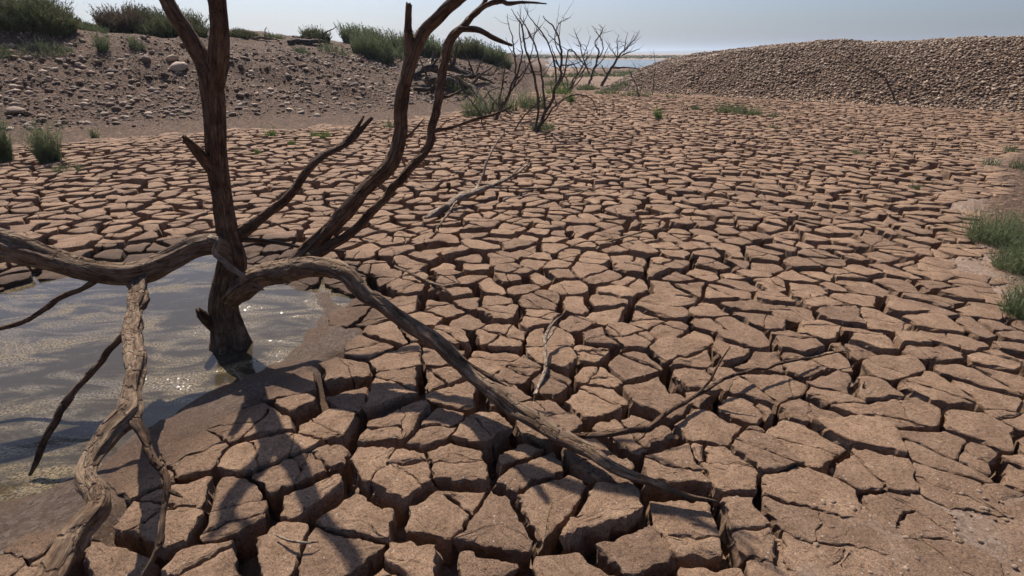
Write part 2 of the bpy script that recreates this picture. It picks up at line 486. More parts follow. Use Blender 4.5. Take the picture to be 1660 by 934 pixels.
# ground: one sheet, fine in front of the viewer, out to the horizon
rad = [0.25]
while rad[-1] < 9000:
    rad.append(rad[-1] * (1.013 if 0.9 < rad[-1] < 130 else 1.06))
rad = np.array(rad)
ang = np.radians(np.concatenate([np.arange(-64, 64, 0.42), np.arange(64, 296, 4.0)]))
A, R = np.meshgrid(ang, rad)
gx, gy = (R * np.sin(A)).ravel(), (R * np.cos(A)).ravel()
gm = crack_mask(gx, gy)
gz = land(gx, gy)
gz = gz - CRACK_DEPTH * smooth(.12, .95, gm) + (0.02 * fbm(gx * 11, gy * 11, 0, 71, 3)) * gm \
     + (0.010 * fbm(gx * 6, gy * 6, 0, 72, 3) + 0.006 * np.abs(fbm(gx * 21, gy * 21, 0, 73, 3))) * (1 - gm) * (1 - wetness(gx, gy)) * (np.hypot(gx, gy) < 12)
na, nr = len(ang), len(rad)
ii = np.arange(nr - 1)[:, None] * na + np.arange(na)[None, :]
jj = np.arange(nr - 1)[:, None] * na + (np.arange(na)[None, :] + 1) % na
gq = np.stack([ii, ii + na, jj + na, jj], -1).reshape(-1, 4)[:, ::-1]
gV = np.stack([gx, gy, gz], 1)
gV = np.vstack([gV, [[0, 0, gz[:na].mean()]]])
ct = np.stack([np.full(na, len(gV) - 1), np.arange(na), (np.arange(na) + 1) % na], 1)[:, ::-1]
ground = mk('ground', gV, gq, ct, M['ground'], attrs={'wet': np.append(wetness(gx, gy), 0), 'bank': np.append(bank_cover(gx, gy), 0)})
tag(ground, 'reddish brown dried mud bed with gravelly margins and banks', kind='structure')

def ground_z(x, y):
    x, y = np.atleast_1d(np.asarray(x, float)), np.atleast_1d(np.asarray(y, float))
    return land(x, y)
def hit(px, py, far=90.0):
    """where the line of sight of a photo pixel meets the land"""
    dx, dy, dz = ray(px, py)
    s = np.geomspace(1.0, far, 1500)
    zz = land(dx * s, dy * s)
    below = np.nonzero(CAM_H + dz * s < zz)[0]
    i = below[0] if len(below) else len(s) - 1
    if s[i] * dy > 34 and far <= 90:
        c = np.nonzero(s * dy < 30)[0]
        i = c[np.argmax(((zz - CAM_H) / s)[c])]
    return np.array((dx * s[i], dy * s[i], float(zz[i])))

# ------------------------------------------------------------------ mud slabs
PRI = 0.226
def to_world(u, v):
    """cells are a little wider than deep and skewed on the right-hand side"""
    k = np.log1p(np.exp((u - 1.2) * 1.5)) / 1.5
    k2 = np.log1p(np.exp((-u - 1.5) * 1.2)) / 1.2
    return u * 1.10 + 0.10 * k2 * -1.0, v - 0.22 * k
u0, u1, v0, v1 = -13.5, 17.5, 0.5, 30.0
nu, nv = int((u1 - u0) / PRI), int((v1 - v0) / PRI)
I, J = np.meshgrid(np.arange(nu), np.arange(nv), indexing='ij')
su = u0 + (I + 0.5 + 0.47 * RNG.uniform(-1, 1, I.shape)) * PRI
sv = v0 + (J + 0.5 + 0.47 * RNG.uniform(-1, 1, I.shape)) * PRI
wx, wy = to_world(su, sv)
cm = crack_mask(wx, wy)
infr = (np.abs(wx) < 1.06 * wy + 1.9) & (wy > 0.55)
use = (cm > 0.03) & infr

def prand(a, b, s=0):
    if a > b: a, b = b, a
    return random.Random(int(a) * 1000003 + int(b) * 7919 + s).random()
def clip_poly(poly, cx, cy, nx, ny, lim):
    out = []
    n = len(poly)
    for q in range(n):
        ax, ay = poly[q]; bx, by = poly[(q + 1) % n]
        da = (ax - cx) * nx + (ay - cy) * ny - lim
        db = (bx - cx) * nx + (by - cy) * ny - lim
        if da <= 0: out.append((ax, ay))
        if (da < 0 < db) or (db < 0 < da):
            t = da / (da - db)
            out.append((ax + (bx - ax) * t, ay + (by - ay) * t))
    return out
def ring_resample(poly, step):
    pts = []
    n = len(poly)
    for q in range(n):
        a, b_ = np.array(poly[q]), np.array(poly[(q + 1) % n])
        L = np.hypot(*(b_ - a))
        k = max(1, int(round(L / step)))
        for t in range(k):
            pts.append(a + (b_ - a) * (t / k))
    p = np.array(pts)
    for _ in range(1):
        p = 0.8 * p + 0.1 * (np.roll(p, 1, 0) + np.roll(p, -1, 0))
    return p
def split_poly(poly, r, depth, mloc, far):
    P = np.array(poly)
    x, y = P[:, 0], P[:, 1]
    area = 0.5 * abs(np.sum(x * np.roll(y, -1) - np.roll(x, -1) * y))
    if depth >= 3 or area < 0.024 * r.uniform(.5, 2.1) or r.random() < .12:
        return [(poly, mloc)]
    c = P.mean(0)
    D = P - c
    w, vec = np.linalg.eigh(D.T @ D)
    ax = vec[:, 1]
    t = r.gauss(0, .38)
    n = np.array((ax[0] * math.cos(t) - ax[1] * math.sin(t), ax[0] * math.sin(t) + ax[1] * math.cos(t)))
    c = c + ax * r.gauss(0, .22) * math.sqrt(area)
    g = (0.0016 + 0.016 * r.random() ** 2.2) * (2.2 if far else 1.0)
    out = []
    for sg in (1, -1):
        q = clip_poly(poly, c[0], c[1], n[0] * sg, n[1] * sg, -g / 2)
        if len(q) >= 3: out += split_poly(q, r, depth + 1, mloc, far)
    return out
blocks = {}
for i in range(nu):
    for j in range(nv):
        if not use[i, j]: continue
        x, y = su[i, j], sv[i, j]
        mloc = cm[i, j]
        poly = [(x - .7, y - .7), (x + .7, y - .7), (x + .7, y + .7), (x - .7, y + .7)]
        me_id = i * nv + j
        for a in range(-2, 3):
            for c in range(-2, 3):
                if (a == 0 and c == 0) or not (0 <= i + a < nu and 0 <= j + c < nv): continue
                dx, dy = su[i + a, j + c] - x, sv[i + a, j + c] - y
                d = math.hypot(dx, dy)
                r = prand(me_id, (i + a) * nv + j + c)
                g = (0.016 + 0.062 * r ** 1.8) * (0.2 + 0.8 * mloc) * (1 + 0.35 * min(1, max(0, (y - 2.5) / 6)))
                poly = clip_poly(poly, x, y, dx / d, dy / d, d / 2 - g / 2)
                if len(poly) < 3: break
            if len(poly) < 3: break
        if len(poly) < 3: continue
        blocks[me_id] = split_poly(poly, random.Random(me_id * 13 + 5), 0, mloc, y > 6)

all_V, all_top, all_Z, poly_meta = [], [], [], []
nv_tot = 0
block_list = []
flats = {}
for pa, polys in blocks.items():
    wpolys = []
    for poly, mloc in polys:
        pw = np.stack(to_world(np.array([p[0] for p in poly]), np.array([p[1] for p in poly])), 1)
        wpolys.append((pw, mloc))
    cen = np.mean([p.mean(0) for p, _ in wpolys], 0)
    dist = math.hypot(cen[0], cen[1])
    r_ = random.Random(int(pa))
    tilt = (r_.gauss(0, 0.035), r_.gauss(0, 0.035)); lift = r_.gauss(0, 0.011)
    step = min(max(0.0088 * dist, 0.0145), 0.10)
    V, Q, T, TOP, FL = [], [], [], [], []
    n0 = 0
    for pw, mloc in wpolys:
        area = 0.5 * np.sum(pw[:, 0] * np.roll(pw[:, 1], -1) - np.roll(pw[:, 0], -1) * pw[:, 1])
        if area < 0: pw = pw[::-1]; area = -area
        per = np.sum(np.hypot(*(pw - np.roll(pw, -1, 0)).T))
        if area < 0.0008 or 12.57 * area / per ** 2 < 0.30: continue
        p = ring_resample([tuple(q) for q in pw], step)
        n = len(p)
        if n < 5: continue
        tg = np.roll(p, -1, 0) - np.roll(p, 1, 0)
        tg /= np.linalg.norm(tg, axis=1)[:, None] + 1e-9
        nrm = np.stack([-tg[:, 1], tg[:, 0]], 1)
        c0 = p.mean(0)
        size = math.sqrt(area)
        if dist < 5.0:
            rings = [('o', 0.012, -0.26, 0), ('o', 0.004, -0.13, 0), ('o', 0.0, -0.06, 0), ('o', -0.001, -0.018, .1), ('o', 0.0, -0.0045, .5),
                     ('o', 0.0022, -0.0008, 1), ('o', 0.009, 0.0, 1), ('l', 0.30, 0.001, 1), ('l', 0.58, 0.002, 1), ('l', 0.82, 0.002, 1)]
        else:
            rings = [('o', 0.006, -0.24, 0), ('o', 0.0, -0.06, 0), ('o', 0.0, -0.005, .5), ('o', 0.004, -0.0005, 1), ('l', 0.5, 0.001, 1)]
        for kind, d, z, top in rings:
            if kind == 'o':
                q = p + nrm * min(d, size * 0.16)
            else:
                q = p + (c0 - p) * d
            V.append(np.column_stack([q, np.full(n, z)]))
            TOP.append(np.full(n, top))
        V.append(np.array([[c0[0], c0[1], 0.004]])); TOP.append([1.0])
        k = len(rings)
        a_ = np.arange(n); b2 = (a_ + 1) % n
        for r in range(k - 1):
            Q.append(n0 + np.stack([r * n + a_, r * n + b2, (r + 1) * n + b2, (r + 1) * n + a_], 1)); FL.append(np.full(n, rings[r][3] < 0.6))
        T.append(n0 + np.stack([(k - 1) * n + a_, (k - 1) * n + b2, np.full(n, k * n)], 1))
        n0 += k * n + 1
    if not V: continue
    V = np.vstack(V); TOP = np.concatenate(TOP)
    V[:, 2] += TOP * 0
    zt = (V[:, 0] - cen[0]) * tilt[0] + (V[:, 1] - cen[1]) * tilt[1] + lift
    V[:, 2] += zt * np.mean([m_ for _, m_ in wpolys])
    block_list.append([dist, cen, V, TOP, np.vstack(Q), np.vstack(T)]); flats[id(block_list[-1])] = (np.concatenate(FL), r_.uniform(-.5, .5))
VV = np.vstack([b_[2] for b_ in block_list]); TT = np.concatenate([b_[3] for b_ in block_list])
x, y, z = VV.T.copy()
near = np.hypot(x, y) < 8
ox = 0.015 * vnoise(x * 7.5, y * 7.5, 0, 81) + 0.010 * vnoise(x * 22, y * 22, z * 12, 82)
oy = 0.015 * vnoise(x * 7.5, y * 7.5, 0, 83) + 0.010 * vnoise(x * 22, y * 22, z * 12, 84)
side = 1 - 0.3 * np.clip(TT * 2 - 1, 0, 1)
ox += near * 0.010 * side * vnoise(x * 60, y * 60, z * 45, 85)
oy += near * 0.010 * side * vnoise(x * 60, y * 60, z * 45, 86)
rag = np.where(TT < 0.05, 0.020, 0.0)
ox += rag * vnoise(x * 30, y * 30, z * 38, 87); oy += rag * vnoise(x * 30, y * 30, z * 38, 88)
oz = 0.010 * vnoise(x * 4, y * 4, 0, 89) + np.clip(TT, 0, 1) * (0.0035 * vnoise(x * 17, y * 17, 0, 90) + 0.0032 * vnoise(x * 60, y * 60, 0, 91) * near)
mm = crack_mask(x, y)
VV[:, 0] += ox; VV[:, 1] += oy
VV[:, 2] += oz * (0.35 + 0.65 * mm) + land(x, y) + 0.012 * mm + 0.006 * (1 - mm)
WET = wetness(x, y)
o_ = 0
for b_ in block_list:
    n = len(b_[2]); b_[2] = VV[o_:o_ + n]; b_.append(WET[o_:o_ + n]); o_ += n
def shows(b_):
    x, y = b_[1]
    zc = y * CP + CAM_H * SP
    py = 467 - FPX * (-CAM_H * CP + y * SP) / zc
    px = 830 + FPX * x / zc
    inside = -40 < px < 1700 and py < 985
    return (0 if inside else 100) + b_[0]
block_list.sort(key=shows)
for b_ in block_list[:300]:
    loc = (b_[1][0], b_[1][1], 0.0)
    mk('mud_slab', b_[2] - np.array(loc), b_[4], b_[5], M['mud'], ground, attrs={'wet': b_[6], 'tone': np.full(len(b_[2]), flats[id(b_)][1])}, loc=loc, flat_quads=flats[id(b_)][0])
Vs, Qs, Ts, Ws, Fs, Ns_, o_ = [], [], [], [], [], [], 0
for b_ in block_list[300:]:
    Vs.append(b_[2]); Qs.append(b_[4] + o_); Ts.append(b_[5] + o_); Ws.append(b_[6]); Fs.append(flats[id(b_)][0]); Ns_.append(np.full(len(b_[2]), flats[id(b_)][1])); o_ += len(b_[2])
rest = mk('mud_slabs', np.vstack(Vs), np.vstack(Qs), np.vstack(Ts), M['mud'], ground, attrs={'wet': np.concatenate(Ws), 'tone': np.concatenate(Ns_)}, flat_quads=np.concatenate(Fs))
tag(rest, kind='stuff')

# ------------------------------------------------------------------ water
def sheet(name, poly, z, step, mat):
    P = np.array(poly)
    xs = np.arange(P[:, 0].min() - .3, P[:, 0].max() + .3, step); ys = np.arange(P[:, 1].min() - .3, P[:, 1].max() + .3, step)
    X, Y = np.meshgrid(xs, ys)
    d = poly_dist(X.ravel(), Y.ravel(), poly).reshape(X.shape)
    keep = (d[:-1, :-1] < 0.22) & (d[1:, 1:] < 0.22)
    idx = np.arange(X.size).reshape(X.shape)
    q = np.stack([idx[:-1, :-1], idx[:-1, 1:], idx[1:, 1:], idx[1:, :-1]], -1)[keep]
    uq, inv = np.unique(q, return_inverse=True)
    V = np.stack([X.ravel(), Y.ravel(), np.full(X.size, z)], 1)[uq]
    return mk(name, V, inv.reshape(-1, 4), None, mat)
puddle = sheet('water', WATER_POLY, -0.048, 0.08, M['puddle'])
tag(puddle, 'shallow scummy grey puddle glinting around the tree trunk', kind='structure')
lake = mk('lake', [(-900, 62, -0.78), (900, 62, -0.78), (900, 330, -0.78), (-900, 330, -0.78)], [(0, 1, 2, 3)], None, M['lake'])
tag(lake, 'strip of blue lake water in the distance', kind='structure')

# far hills beyond the lake
hx = np.linspace(-6000, 6000, 240)
hv, hq = [], []
prof = 22 + 10 * fbm(hx * 0.0011, 0.0, 0, 101, 4)
for k, (dy, f) in enumerate(((0, 0), (500, .7), (900, 1.0), (1600, .8), (2600, 0.0))):
    hv.append(np.stack([hx, 4200 + dy + 200 * vnoise(hx * 0.001, k), np.maximum(prof * f, 0) - 1.0], 1))
hv = np.vstack(hv); nh = len(hx)
for k in range(4):
    a_ = np.arange(nh - 1) + k * nh
    hq.append(np.stack([a_, a_ + 1, a_ + 1 + nh, a_ + nh], 1))
hills = mk('hills', hv, np.vstack(hq), None, M['hill'])
tag(hills, 'low blue hills on the horizon', kind='structure')

# ------------------------------------------------------------------ branches
def catmull(P, n_per):
    P = np.asarray(P, float)
    if len(P) == 2:
        P = np.array([P[0], (P[0] + P[1]) / 2, P[1]])
    E = np.vstack([2 * P[0] - P[1], P, 2 * P[-1] - P[-2]])
    out = []
    for i in range(1, len(E) - 2):
        p0, p1, p2, p3 = E[i - 1], E[i], E[i + 1], E[i + 2]
        t = np.linspace(0, 1, n_per, endpoint=False)[:, None]
        out.append(0.5 * ((2 * p1) + (-p0 + p2) * t + (2 * p0 - 5 * p1 + 4 * p2 - p3) * t ** 2 + (-p0 + 3 * p1 - 3 * p2 + p3) * t ** 3))
    out.append(E[-2][None])
    return np.vstack(out)
def tube_data(path, sides=14, seed=0, knob=0.10, wander=0.0, step=None, blunt=False):
    """path: rows of x, y, z, radius -> verts, quads, tris, uv"""
    S = catmull(path, 24)
    P, Rr = S[:, :3], np.maximum(S[:, 3], 0.0008)
    L = np.concatenate([[0], np.cumsum(np.linalg.norm(np.diff(P, axis=0), axis=1))])
    st = step or max(0.006, float(np.mean(Rr)) * 0.55)
    k = int(np.clip(L[-1] / st, 3, 330))
    t = np.linspace(0, L[-1], k)
    P = np.stack([np.interp(t, L, P[:, c]) for c in range(3)], 1); Rr = np.interp(t, L, Rr)
    if wander:
        fr = 1.0 / max(float(np.mean(Rr)) * 9, 0.02)
        env = np.minimum(1, t / (L[-1] * 0.15 + 1e-6))[:, None]
        P = P + env * wander * np.stack([vnoise(t * fr, seed * 1.7, 0, 200 + c) + 0.5 * vnoise(t * fr * 2.7, seed * 1.7, 0, 210 + c) for c in range(3)], 1)
    tan = np.gradient(P, axis=0); tan /= np.linalg.norm(tan, axis=1)[:, None] + 1e-9
    ref = np.array((0.0, 0, 1)) if abs(tan[0][2]) < 0.9 else np.array((1.0, 0, 0))
    n = np.cross(tan[0], ref); n /= np.linalg.norm(n)
    Ns = []
    for i in range(k):
        n = n - tan[i] * (n @ tan[i]); n /= np.linalg.norm(n) + 1e-9
        Ns.append(n)
    Ns = np.array(Ns); Bs = np.cross(tan, Ns)
    th = np.linspace(0, 2 * math.pi, sides, endpoint=False)
    TH, TI = np.meshgrid(th, t)
    RR = np.repeat(Rr[:, None], sides, 1)
    rm = float(np.mean(Rr))
    cx, cy = np.cos(TH), np.sin(TH)
    f = 1 + knob * 1.5 * vnoise(cx * 1.2 + seed, cy * 1.2, TI / (rm * 5), 300) \
        + knob * 1.0 * vnoise(cx * 3.2, cy * 3.2 + seed, TI / (rm * 9), 301) + knob * 0.6 * vnoise(cx * 6.5, cy * 6.5 + seed, TI / (rm * 6), 302)
    f = f + knob * 1.3 * np.clip(vnoise(cx * 2.2 + 7 + seed, cy * 2.2, TI / (rm * 1.6), 303) - .35, 0, 1) \
        + (knob * 0.55 * vnoise(cx * 11, cy * 11 + seed, TI / (rm * 2.2), 304) if sides > 15 else 0)
    RR = RR * f
    V = P[:, None, :] + Ns[:, None, :] * (cx * RR)[..., None] + Bs[:, None, :] * (cy * RR)[..., None]
    if blunt:
        V[-1] += tan[-1] * (0.9 * rm * vnoise(cx[-1] * 2.5, cy[-1] * 2.5, seed, 305))[:, None]
    uv = np.stack([TH * rm + seed * 0.37, TI], -1).reshape(-1, 2)
    V = V.reshape(-1, 3)
    a_, b_ = np.meshgrid(np.arange(k - 1), np.arange(sides), indexing='ij')
    i0 = a_ * sides + b_; i1 = a_ * sides + (b_ + 1) % sides
    Q = np.stack([i0, i1, i1 + sides, i0 + sides], -1).reshape(-1, 4)
    V = np.vstack([V, P[0] - tan[0] * Rr[0] * 0.3, P[-1] + tan[-1] * Rr[-1] * (0.1 if blunt else 0.8)])
    uv = np.vstack([uv, uv[0], uv[-1]])
    s_ = np.arange(sides); s2 = (s_ + 1) % sides; e = (k - 1) * sides
    T = np.vstack([np.stack([np.full(sides, k * sides), s2, s_], 1), np.stack([np.full(sides, k * sides + 1), e + s_, e + s2], 1)])
    return V, Q, T, uv
def join(parts):
    Vs, Qs, Ts, Us, o_ = [], [], [], [], 0
    for V, Q, T, uv in parts:
        Vs.append(V); Qs.append(Q + o_); Ts.append(T + o_); Us.append(uv); o_ += len(V)
    return np.vstack(Vs), np.vstack(Qs), np.vstack(Ts), np.vstack(Us)
def limb(name, path, mat, parent=None, base=(0, 0, 0), thick=1.0, **kw):
    """path rows: photo x, photo y, distance, radius"""
    W = np.array([[*at(p[0], p[1], p[2]), p[3] * thick] for p in path])
    V, Q, T, uv = tube_data(W, **kw)
    return mk(name, V - np.array(base), Q, T, mat, parent, uv=uv), W
def wlimb(name, W, mat, parent, base, **kw):
    V, Q, T, uv = tube_data(np.asarray(W, float), **kw)
    return mk(name, V - np.array(base), Q, T, mat, parent, uv=uv)

# the bare tree standing in the puddle
tb = at(372, 548, 2.84); tb[2] = -0.06
tree = empty('bare_tree', tb)
tag(tree, 'large dead bare tree standing in the puddle with sprawling limbs', 'tree')
BK, BW = M['bark'], M['bare_wood']
trunk, _ = limb('trunk', [(376, 568, 2.83, .128), (371, 542, 2.84, .102), (362, 500, 2.86, .084), (368, 460, 2.88, .085), (376, 425, 2.90, .080),
     (368, 385, 2.92, .064), (358, 330, 2.93, .055), (350, 270, 2.94, .053), (347, 200, 2.95, .052), (343, 145, 2.96, .055), (338, 108, 2.97, .053)],
     BK, tree, tb, sides=44, seed=1, knob=.095, wander=.008, step=.009)
lead, W = limb('branch', [(345, 135, 2.96, .050), (326, 92, 2.97, .043), (304, 48, 2.98, .040), (272, 0, 3.0, .037), (240, -60, 3.02, .033), (225, -130, 3.1, .026), (190, -210, 3.2, .014)],
     BK, tree, tb, sides=28, seed=2, knob=.13, wander=.008, step=.010)
lead2, W2 = limb('branch', [(343, 140, 2.96, .048), (352, 95, 2.96, .044), (355, 50, 2.97, .041), (351, 0, 2.98, .040), (350, -70, 3.0, .034), (365, -150, 3.0, .025), (360, -240, 3.05, .012)],
     BK, tree, tb, sides=28, seed=3, knob=.13, wander=.008, step=.010)
limb('stub', [(346, 272, 2.93, .042), (330, 256, 2.88, .034), (316, 241, 2.84, .027), (301, 226, 2.80, .017)], BK, tree, tb, sides=14, seed=4, knob=.2, blunt=True)
limb('stub', [(352, 530, 2.84, .045), (338, 520, 2.80, .034), (322, 505, 2.76, .022)], BK, tree, tb, sides=12, seed=5, knob=.25, blunt=True)
# limb reaching left and towards the viewer
left, _ = limb('branch', [(376, 418, 2.90, .066), (352, 396, 2.86, .062), (315, 401, 2.78, .060), (270, 425, 2.68, .060), (215, 443, 2.57, .061), (150, 441, 2.51, .062), (80, 424, 2.48, .064),
     (0, 398, 2.46, .068), (-90, 372, 2.48, .064), (-190, 360, 2.5, .055), (-300, 350, 2.52, .035)], BW, tree, tb, thick=.94, sides=36, seed=6, knob=.13, wander=.010, step=.010)
drop, _ = limb('branch', [(230, 432, 2.68, .034), (224, 456, 2.57, .042), (222, 484, 2.40, .036), (214, 528, 2.12, .031), (222, 580, 1.86, .032), (214, 640, 1.65, .030), (212, 672, 1.55, .033),
     (176, 708, 1.45, .027), (148, 748, 1.35, .025), (142, 778, 1.27, .027), (158, 818, 1.16, .030), (122, 866, 1.06, .030), (88, 918, .96, .031), (50, 990, .84, .030), (0, 1080, .72, .022)],
     BW, tree, tb, sides=28, seed=7, knob=.24, wander=.009, step=.006)
limb('twig', [(208, 532, 2.12, .020), (190, 556, 2.07, .015), (150, 602, 1.98, .013), (108, 652, 1.89, .013), (82, 700, 1.81, .012), (62, 740, 1.75, .010), (48, 768, 1.70, .006)],
     M['bark'], drop, (0, 0, 0), sides=10, seed=8, knob=.25, wander=.006)
limb('twig', [(214, 670, 1.55, .024), (224, 694, 1.50, .018), (240, 728, 1.44, .014), (262, 762, 1.38, .012), (271, 790, 1.33, .012), (264, 835, 1.26, .009), (258, 880, 1.19, .008), (234, 934, 1.11, .006), (215, 980, 1.04, .003)],
     M['bark'], drop, (0, 0, 0), sides=10, seed=9, knob=.25, wander=.006)
limb('twig', [(270, 792, 1.33, .009), (284, 800, 1.31, .006), (296, 806, 1.29, .003)], M['bark'], drop, (0, 0, 0), sides=8, seed=10, knob=.25)
limb('twig', [(165, 448, 2.51, .018), (140, 464, 2.48, .014), (92, 488, 2.44, .013), (48, 518, 2.4, .012), (0, 532, 2.36, .011), (-60, 545, 2.3, .006)], M['bark'], left, (0, 0, 0), sides=10, seed=11, knob=.2, wander=.004)
limb('torn_strip', [(340, 386, 2.80, .020), (354, 392, 2.76, .016), (348, 410, 2.74, .013), (362, 424, 2.73, .013), (388, 444, 2.72, .012), (412, 460, 2.71, .011), (428, 470, 2.70, .004)],
     M['pale_wood'], tree, tb, sides=10, seed=12, knob=.22)
limb('torn_strip', [(426, 469, 2.70, .006), (405, 470, 2.72, .010), (386, 478, 2.76, .012)], M['pale_wood'], tree, tb, sides=8, seed=13, knob=.2)
# limb sprawling right until it lies on the mud
low, _ = limb('branch', [(368, 492, 2.86, .060), (392, 470, 2.80, .066), (430, 446, 2.72, .060), (475, 433, 2.64, .056), (525, 430, 2.56, .054), (570, 450, 2.50, .050), (605, 486, 2.44, .045), (655, 522, 2.36, .042), (705, 548, 2.27, .042),
     (750, 592, 2.16, .040), (800, 642, 2.01, .038), (850, 676, 1.91, .037), (900, 708, 1.81, .036), (950, 738, 1.705, .030), (1005, 768, 1.61, .024), (1065, 790, 1.55, .018), (1120, 806, 1.51, .012), (1160, 816, 1.49, .004)],
     BW, tree, tb, thick=.90, sides=34, seed=14, knob=.17, wander=.012, step=.008)
limb('splinter', [(745, 580, 2.17, .010), (775, 600, 2.12, .012), (800, 614, 2.08, .010), (822, 626, 2.05, .003)], BK, low, (0, 0, 0), sides=8, seed=15, knob=.25)
rt, _ = limb('twig', [(905, 704, 1.82, .018), (935, 708, 1.82, .014), (990, 702, 1.83, .014), (1050, 694, 1.88, .013), (1080, 670, 1.98, .012), (1130, 640, 2.12, .011), (1180, 612, 2.25, .0095), (1240, 596, 2.36, .008), (1310, 580, 2.47, .006), (1380, 568, 2.57, .002)],
     BK, low, (0, 0, 0), sides=10, seed=16, knob=.18, wander=.004)
limb('twig', [(1128, 641, 2.12, .007), (1150, 618, 2.16, .006), (1168, 585, 2.2, .005), (1184, 562, 2.24, .002)], BK, low, (0, 0, 0), sides=7, seed=17, knob=.2)
ra, WA = limb('branch', [(470, 436, 2.66, .044), (492, 412, 2.68, .046), (525, 380, 2.72, .046), (560, 345, 2.76, .045), (600, 300, 2.8, .042), (634, 262, 2.83, .042), (648, 222, 2.86, .040), (650, 170, 2.88, .038), (662, 115, 2.9, .038), (682, 64, 2.92, .034), (712, 30, 2.94, .031), (748, -4, 2.96, .028), (800, -50, 3.0, .022), (835, -120, 3.05, .014), (850, -180, 3.1, .006)],
     BK, tree, tb, thick=.86, sides=30, seed=18, knob=.13, wander=.010, step=.010)
limb('stub', [(668, 98, 2.91, .024), (664, 70, 2.91, .021), (662, 36, 2.92, .019), (663, 8, 2.92, .017)], BK, ra, (0, 0, 0), sides=12, seed=19, knob=.2, blunt=True)
rb, _ = limb('branch', [(500, 418, 2.64, .030), (530, 402, 2.70, .028), (570, 378, 2.76, .026), (612, 335, 2.84, .027), (655, 288, 2.92, .026), (690, 238, 3.0, .025), (706, 190, 3.05, .026), (716, 140, 3.1, .026), (726, 80, 3.14, .024), (745, 50, 3.16, .023), (768, 22, 3.18, .017), (790, 0, 3.2, .013), (812, -40, 3.22, .009), (820, -90, 3.25, .004)],
     BK, tree, tb, thick=.88, sides=24, seed=20, knob=.16, wander=.010, step=.010)
limb('twig', [(762, 30, 3.18, .014), (786, 10, 3.18, .013), (812, 3, 3.18, .011), (824, 7, 3.18, .010), (850, 4, 3.19, .007), (886, 6, 3.2, .003)], BK, rb, (0, 0, 0), sides=9, seed=21, knob=.2)
limb('twig', [(744, 48, 3.16, .019), (775, 50, 3.14, .017), (800, 62, 3.12, .013), (830, 74, 3.10, .006)], BK, rb, (0, 0, 0), sides=10, seed=22, knob=.18)
limb('twig', [(700, 214, 3.03, .012), (735, 206, 3.02, .009), (775, 192, 3.02, .009), (800, 186, 3.03, .006), (830, 172, 3.05, .003)], BK, rb, (0, 0, 0), sides=8, seed=23, knob=.18)
limb('twig', [(714, 158, 3.09, .010), (730, 156, 3.08, .007), (748, 146, 3.08, .003)], BK, rb, (0, 0, 0), sides=7, seed=24, knob=.18)
limb('twig', [(648, 232, 2.86, .008), (668, 214, 2.88, .006), (688, 192, 2.9, .002)], BK, ra, (0, 0, 0), sides=7, seed=25, knob=.18)
rc, _ = limb('branch', [(372, 396, 2.92, .038), (392, 378, 2.98, .033), (430, 348, 3.08, .029), (470, 312, 3.2, .026), (512, 262, 3.32, .024), (545, 240, 3.42, .022), (575, 222, 3.5, .019), (604, 192, 3.58, .012)], BK, tree, tb, sides=14, seed=26, knob=.15, wander=.005)
limb('twig', [(560, 230, 3.46, .015), (578, 208, 3.52, .012), (590, 188, 3.56, .006)], BK, rc, (0, 0, 0), sides=9, seed=27, knob=.2)
limb('branch', [(388, 388, 2.96, .018), (440, 392, 2.99, .013), (500, 402, 2.96, .010), (560, 408, 2.95, .006)], BK, tree, tb, sides=9, seed=28, knob=.2)
# crown twigs above the frame
for k, (Wb, i) in enumerate(((W, 5), (W2, 5), (WA, 13))):
    p = Wb[i]; r_ = random.Random(40 + k)
    d = np.array((r_.uniform(-.5, .5), r_.uniform(-.4, .4), .55))
    wlimb('branch', [[*p[:3], p[3] * .6], [*(p[:3] + d * .5 + np.array((.03, .04, 0))), p[3] * .42], [*(p[:3] + d), p[3] * .15]], BK, tree, tb, sides=10, seed=30 + k, wander=.01)
# children built in world coordinates hang on parts whose origin is the tree base
for part in tree.children:
    for s_ in part.children:
        s_.location = -Vector(tb)

# sticks lying on the mud
def stick(label, path, mat, seed, twigs=()):
    pts = np.array([[*gp(p[0], p[1], p[2]), p[3]] for p in path])
    base = pts[0, :3].copy()
    r = empty('fallen_branch', base)
    tag(r, label, 'branch')
    wlimb('stem', pts, mat, r, base, sides=12, seed=seed, knob=.2, wander=float(pts[:, 3].max()) * .35)
    for k, tw in enumerate(twigs):
        wlimb('twig', np.array([[*gp(p[0], p[1], p[2]), p[3]] for p in tw]), mat, r, base, sides=8, seed=seed + 50 + k, knob=.2, wander=.006)
    return r
stick('pale forked dead branch lying on the cracked mud behind the tree limbs', [(690, 356, .02, .030), (715, 340, .07, .040), (745, 322, .10, .044), (775, 311, .12, .036), (805, 298, .14, .028), (835, 284, .2, .016), (862, 262, .3, .005)], M['pale_wood'], 60,
      twigs=[[(770, 312, .12, .020), (782, 285, .25, .016), (792, 255, .45, .013), (808, 228, .6, .010), (826, 205, .75, .004)],
             [(790, 304, .13, .014), (850, 306, .06, .012), (910, 304, .05, .010), (965, 312, .04, .004)],
             [(740, 326, .1, .014), (722, 352, .05, .010), (706, 372, .03, .004)],
             [(825, 290, .17, .010), (845, 270, .3, .007), (870, 248, .42, .003)]])
stick('short pale crooked stick standing up from the mud right of the tree limb', [(868, 640, .0, .012), (882, 604, .04, .011), (884, 572, .08, .010), (884, 545, .12, .010), (900, 522, .16, .008), (912, 512, .18, .003)], M['pale_wood'], 61,
      twigs=[[(884, 556, .1, .006), (896, 540, .12, .005), (904, 530, .13, .002)]])
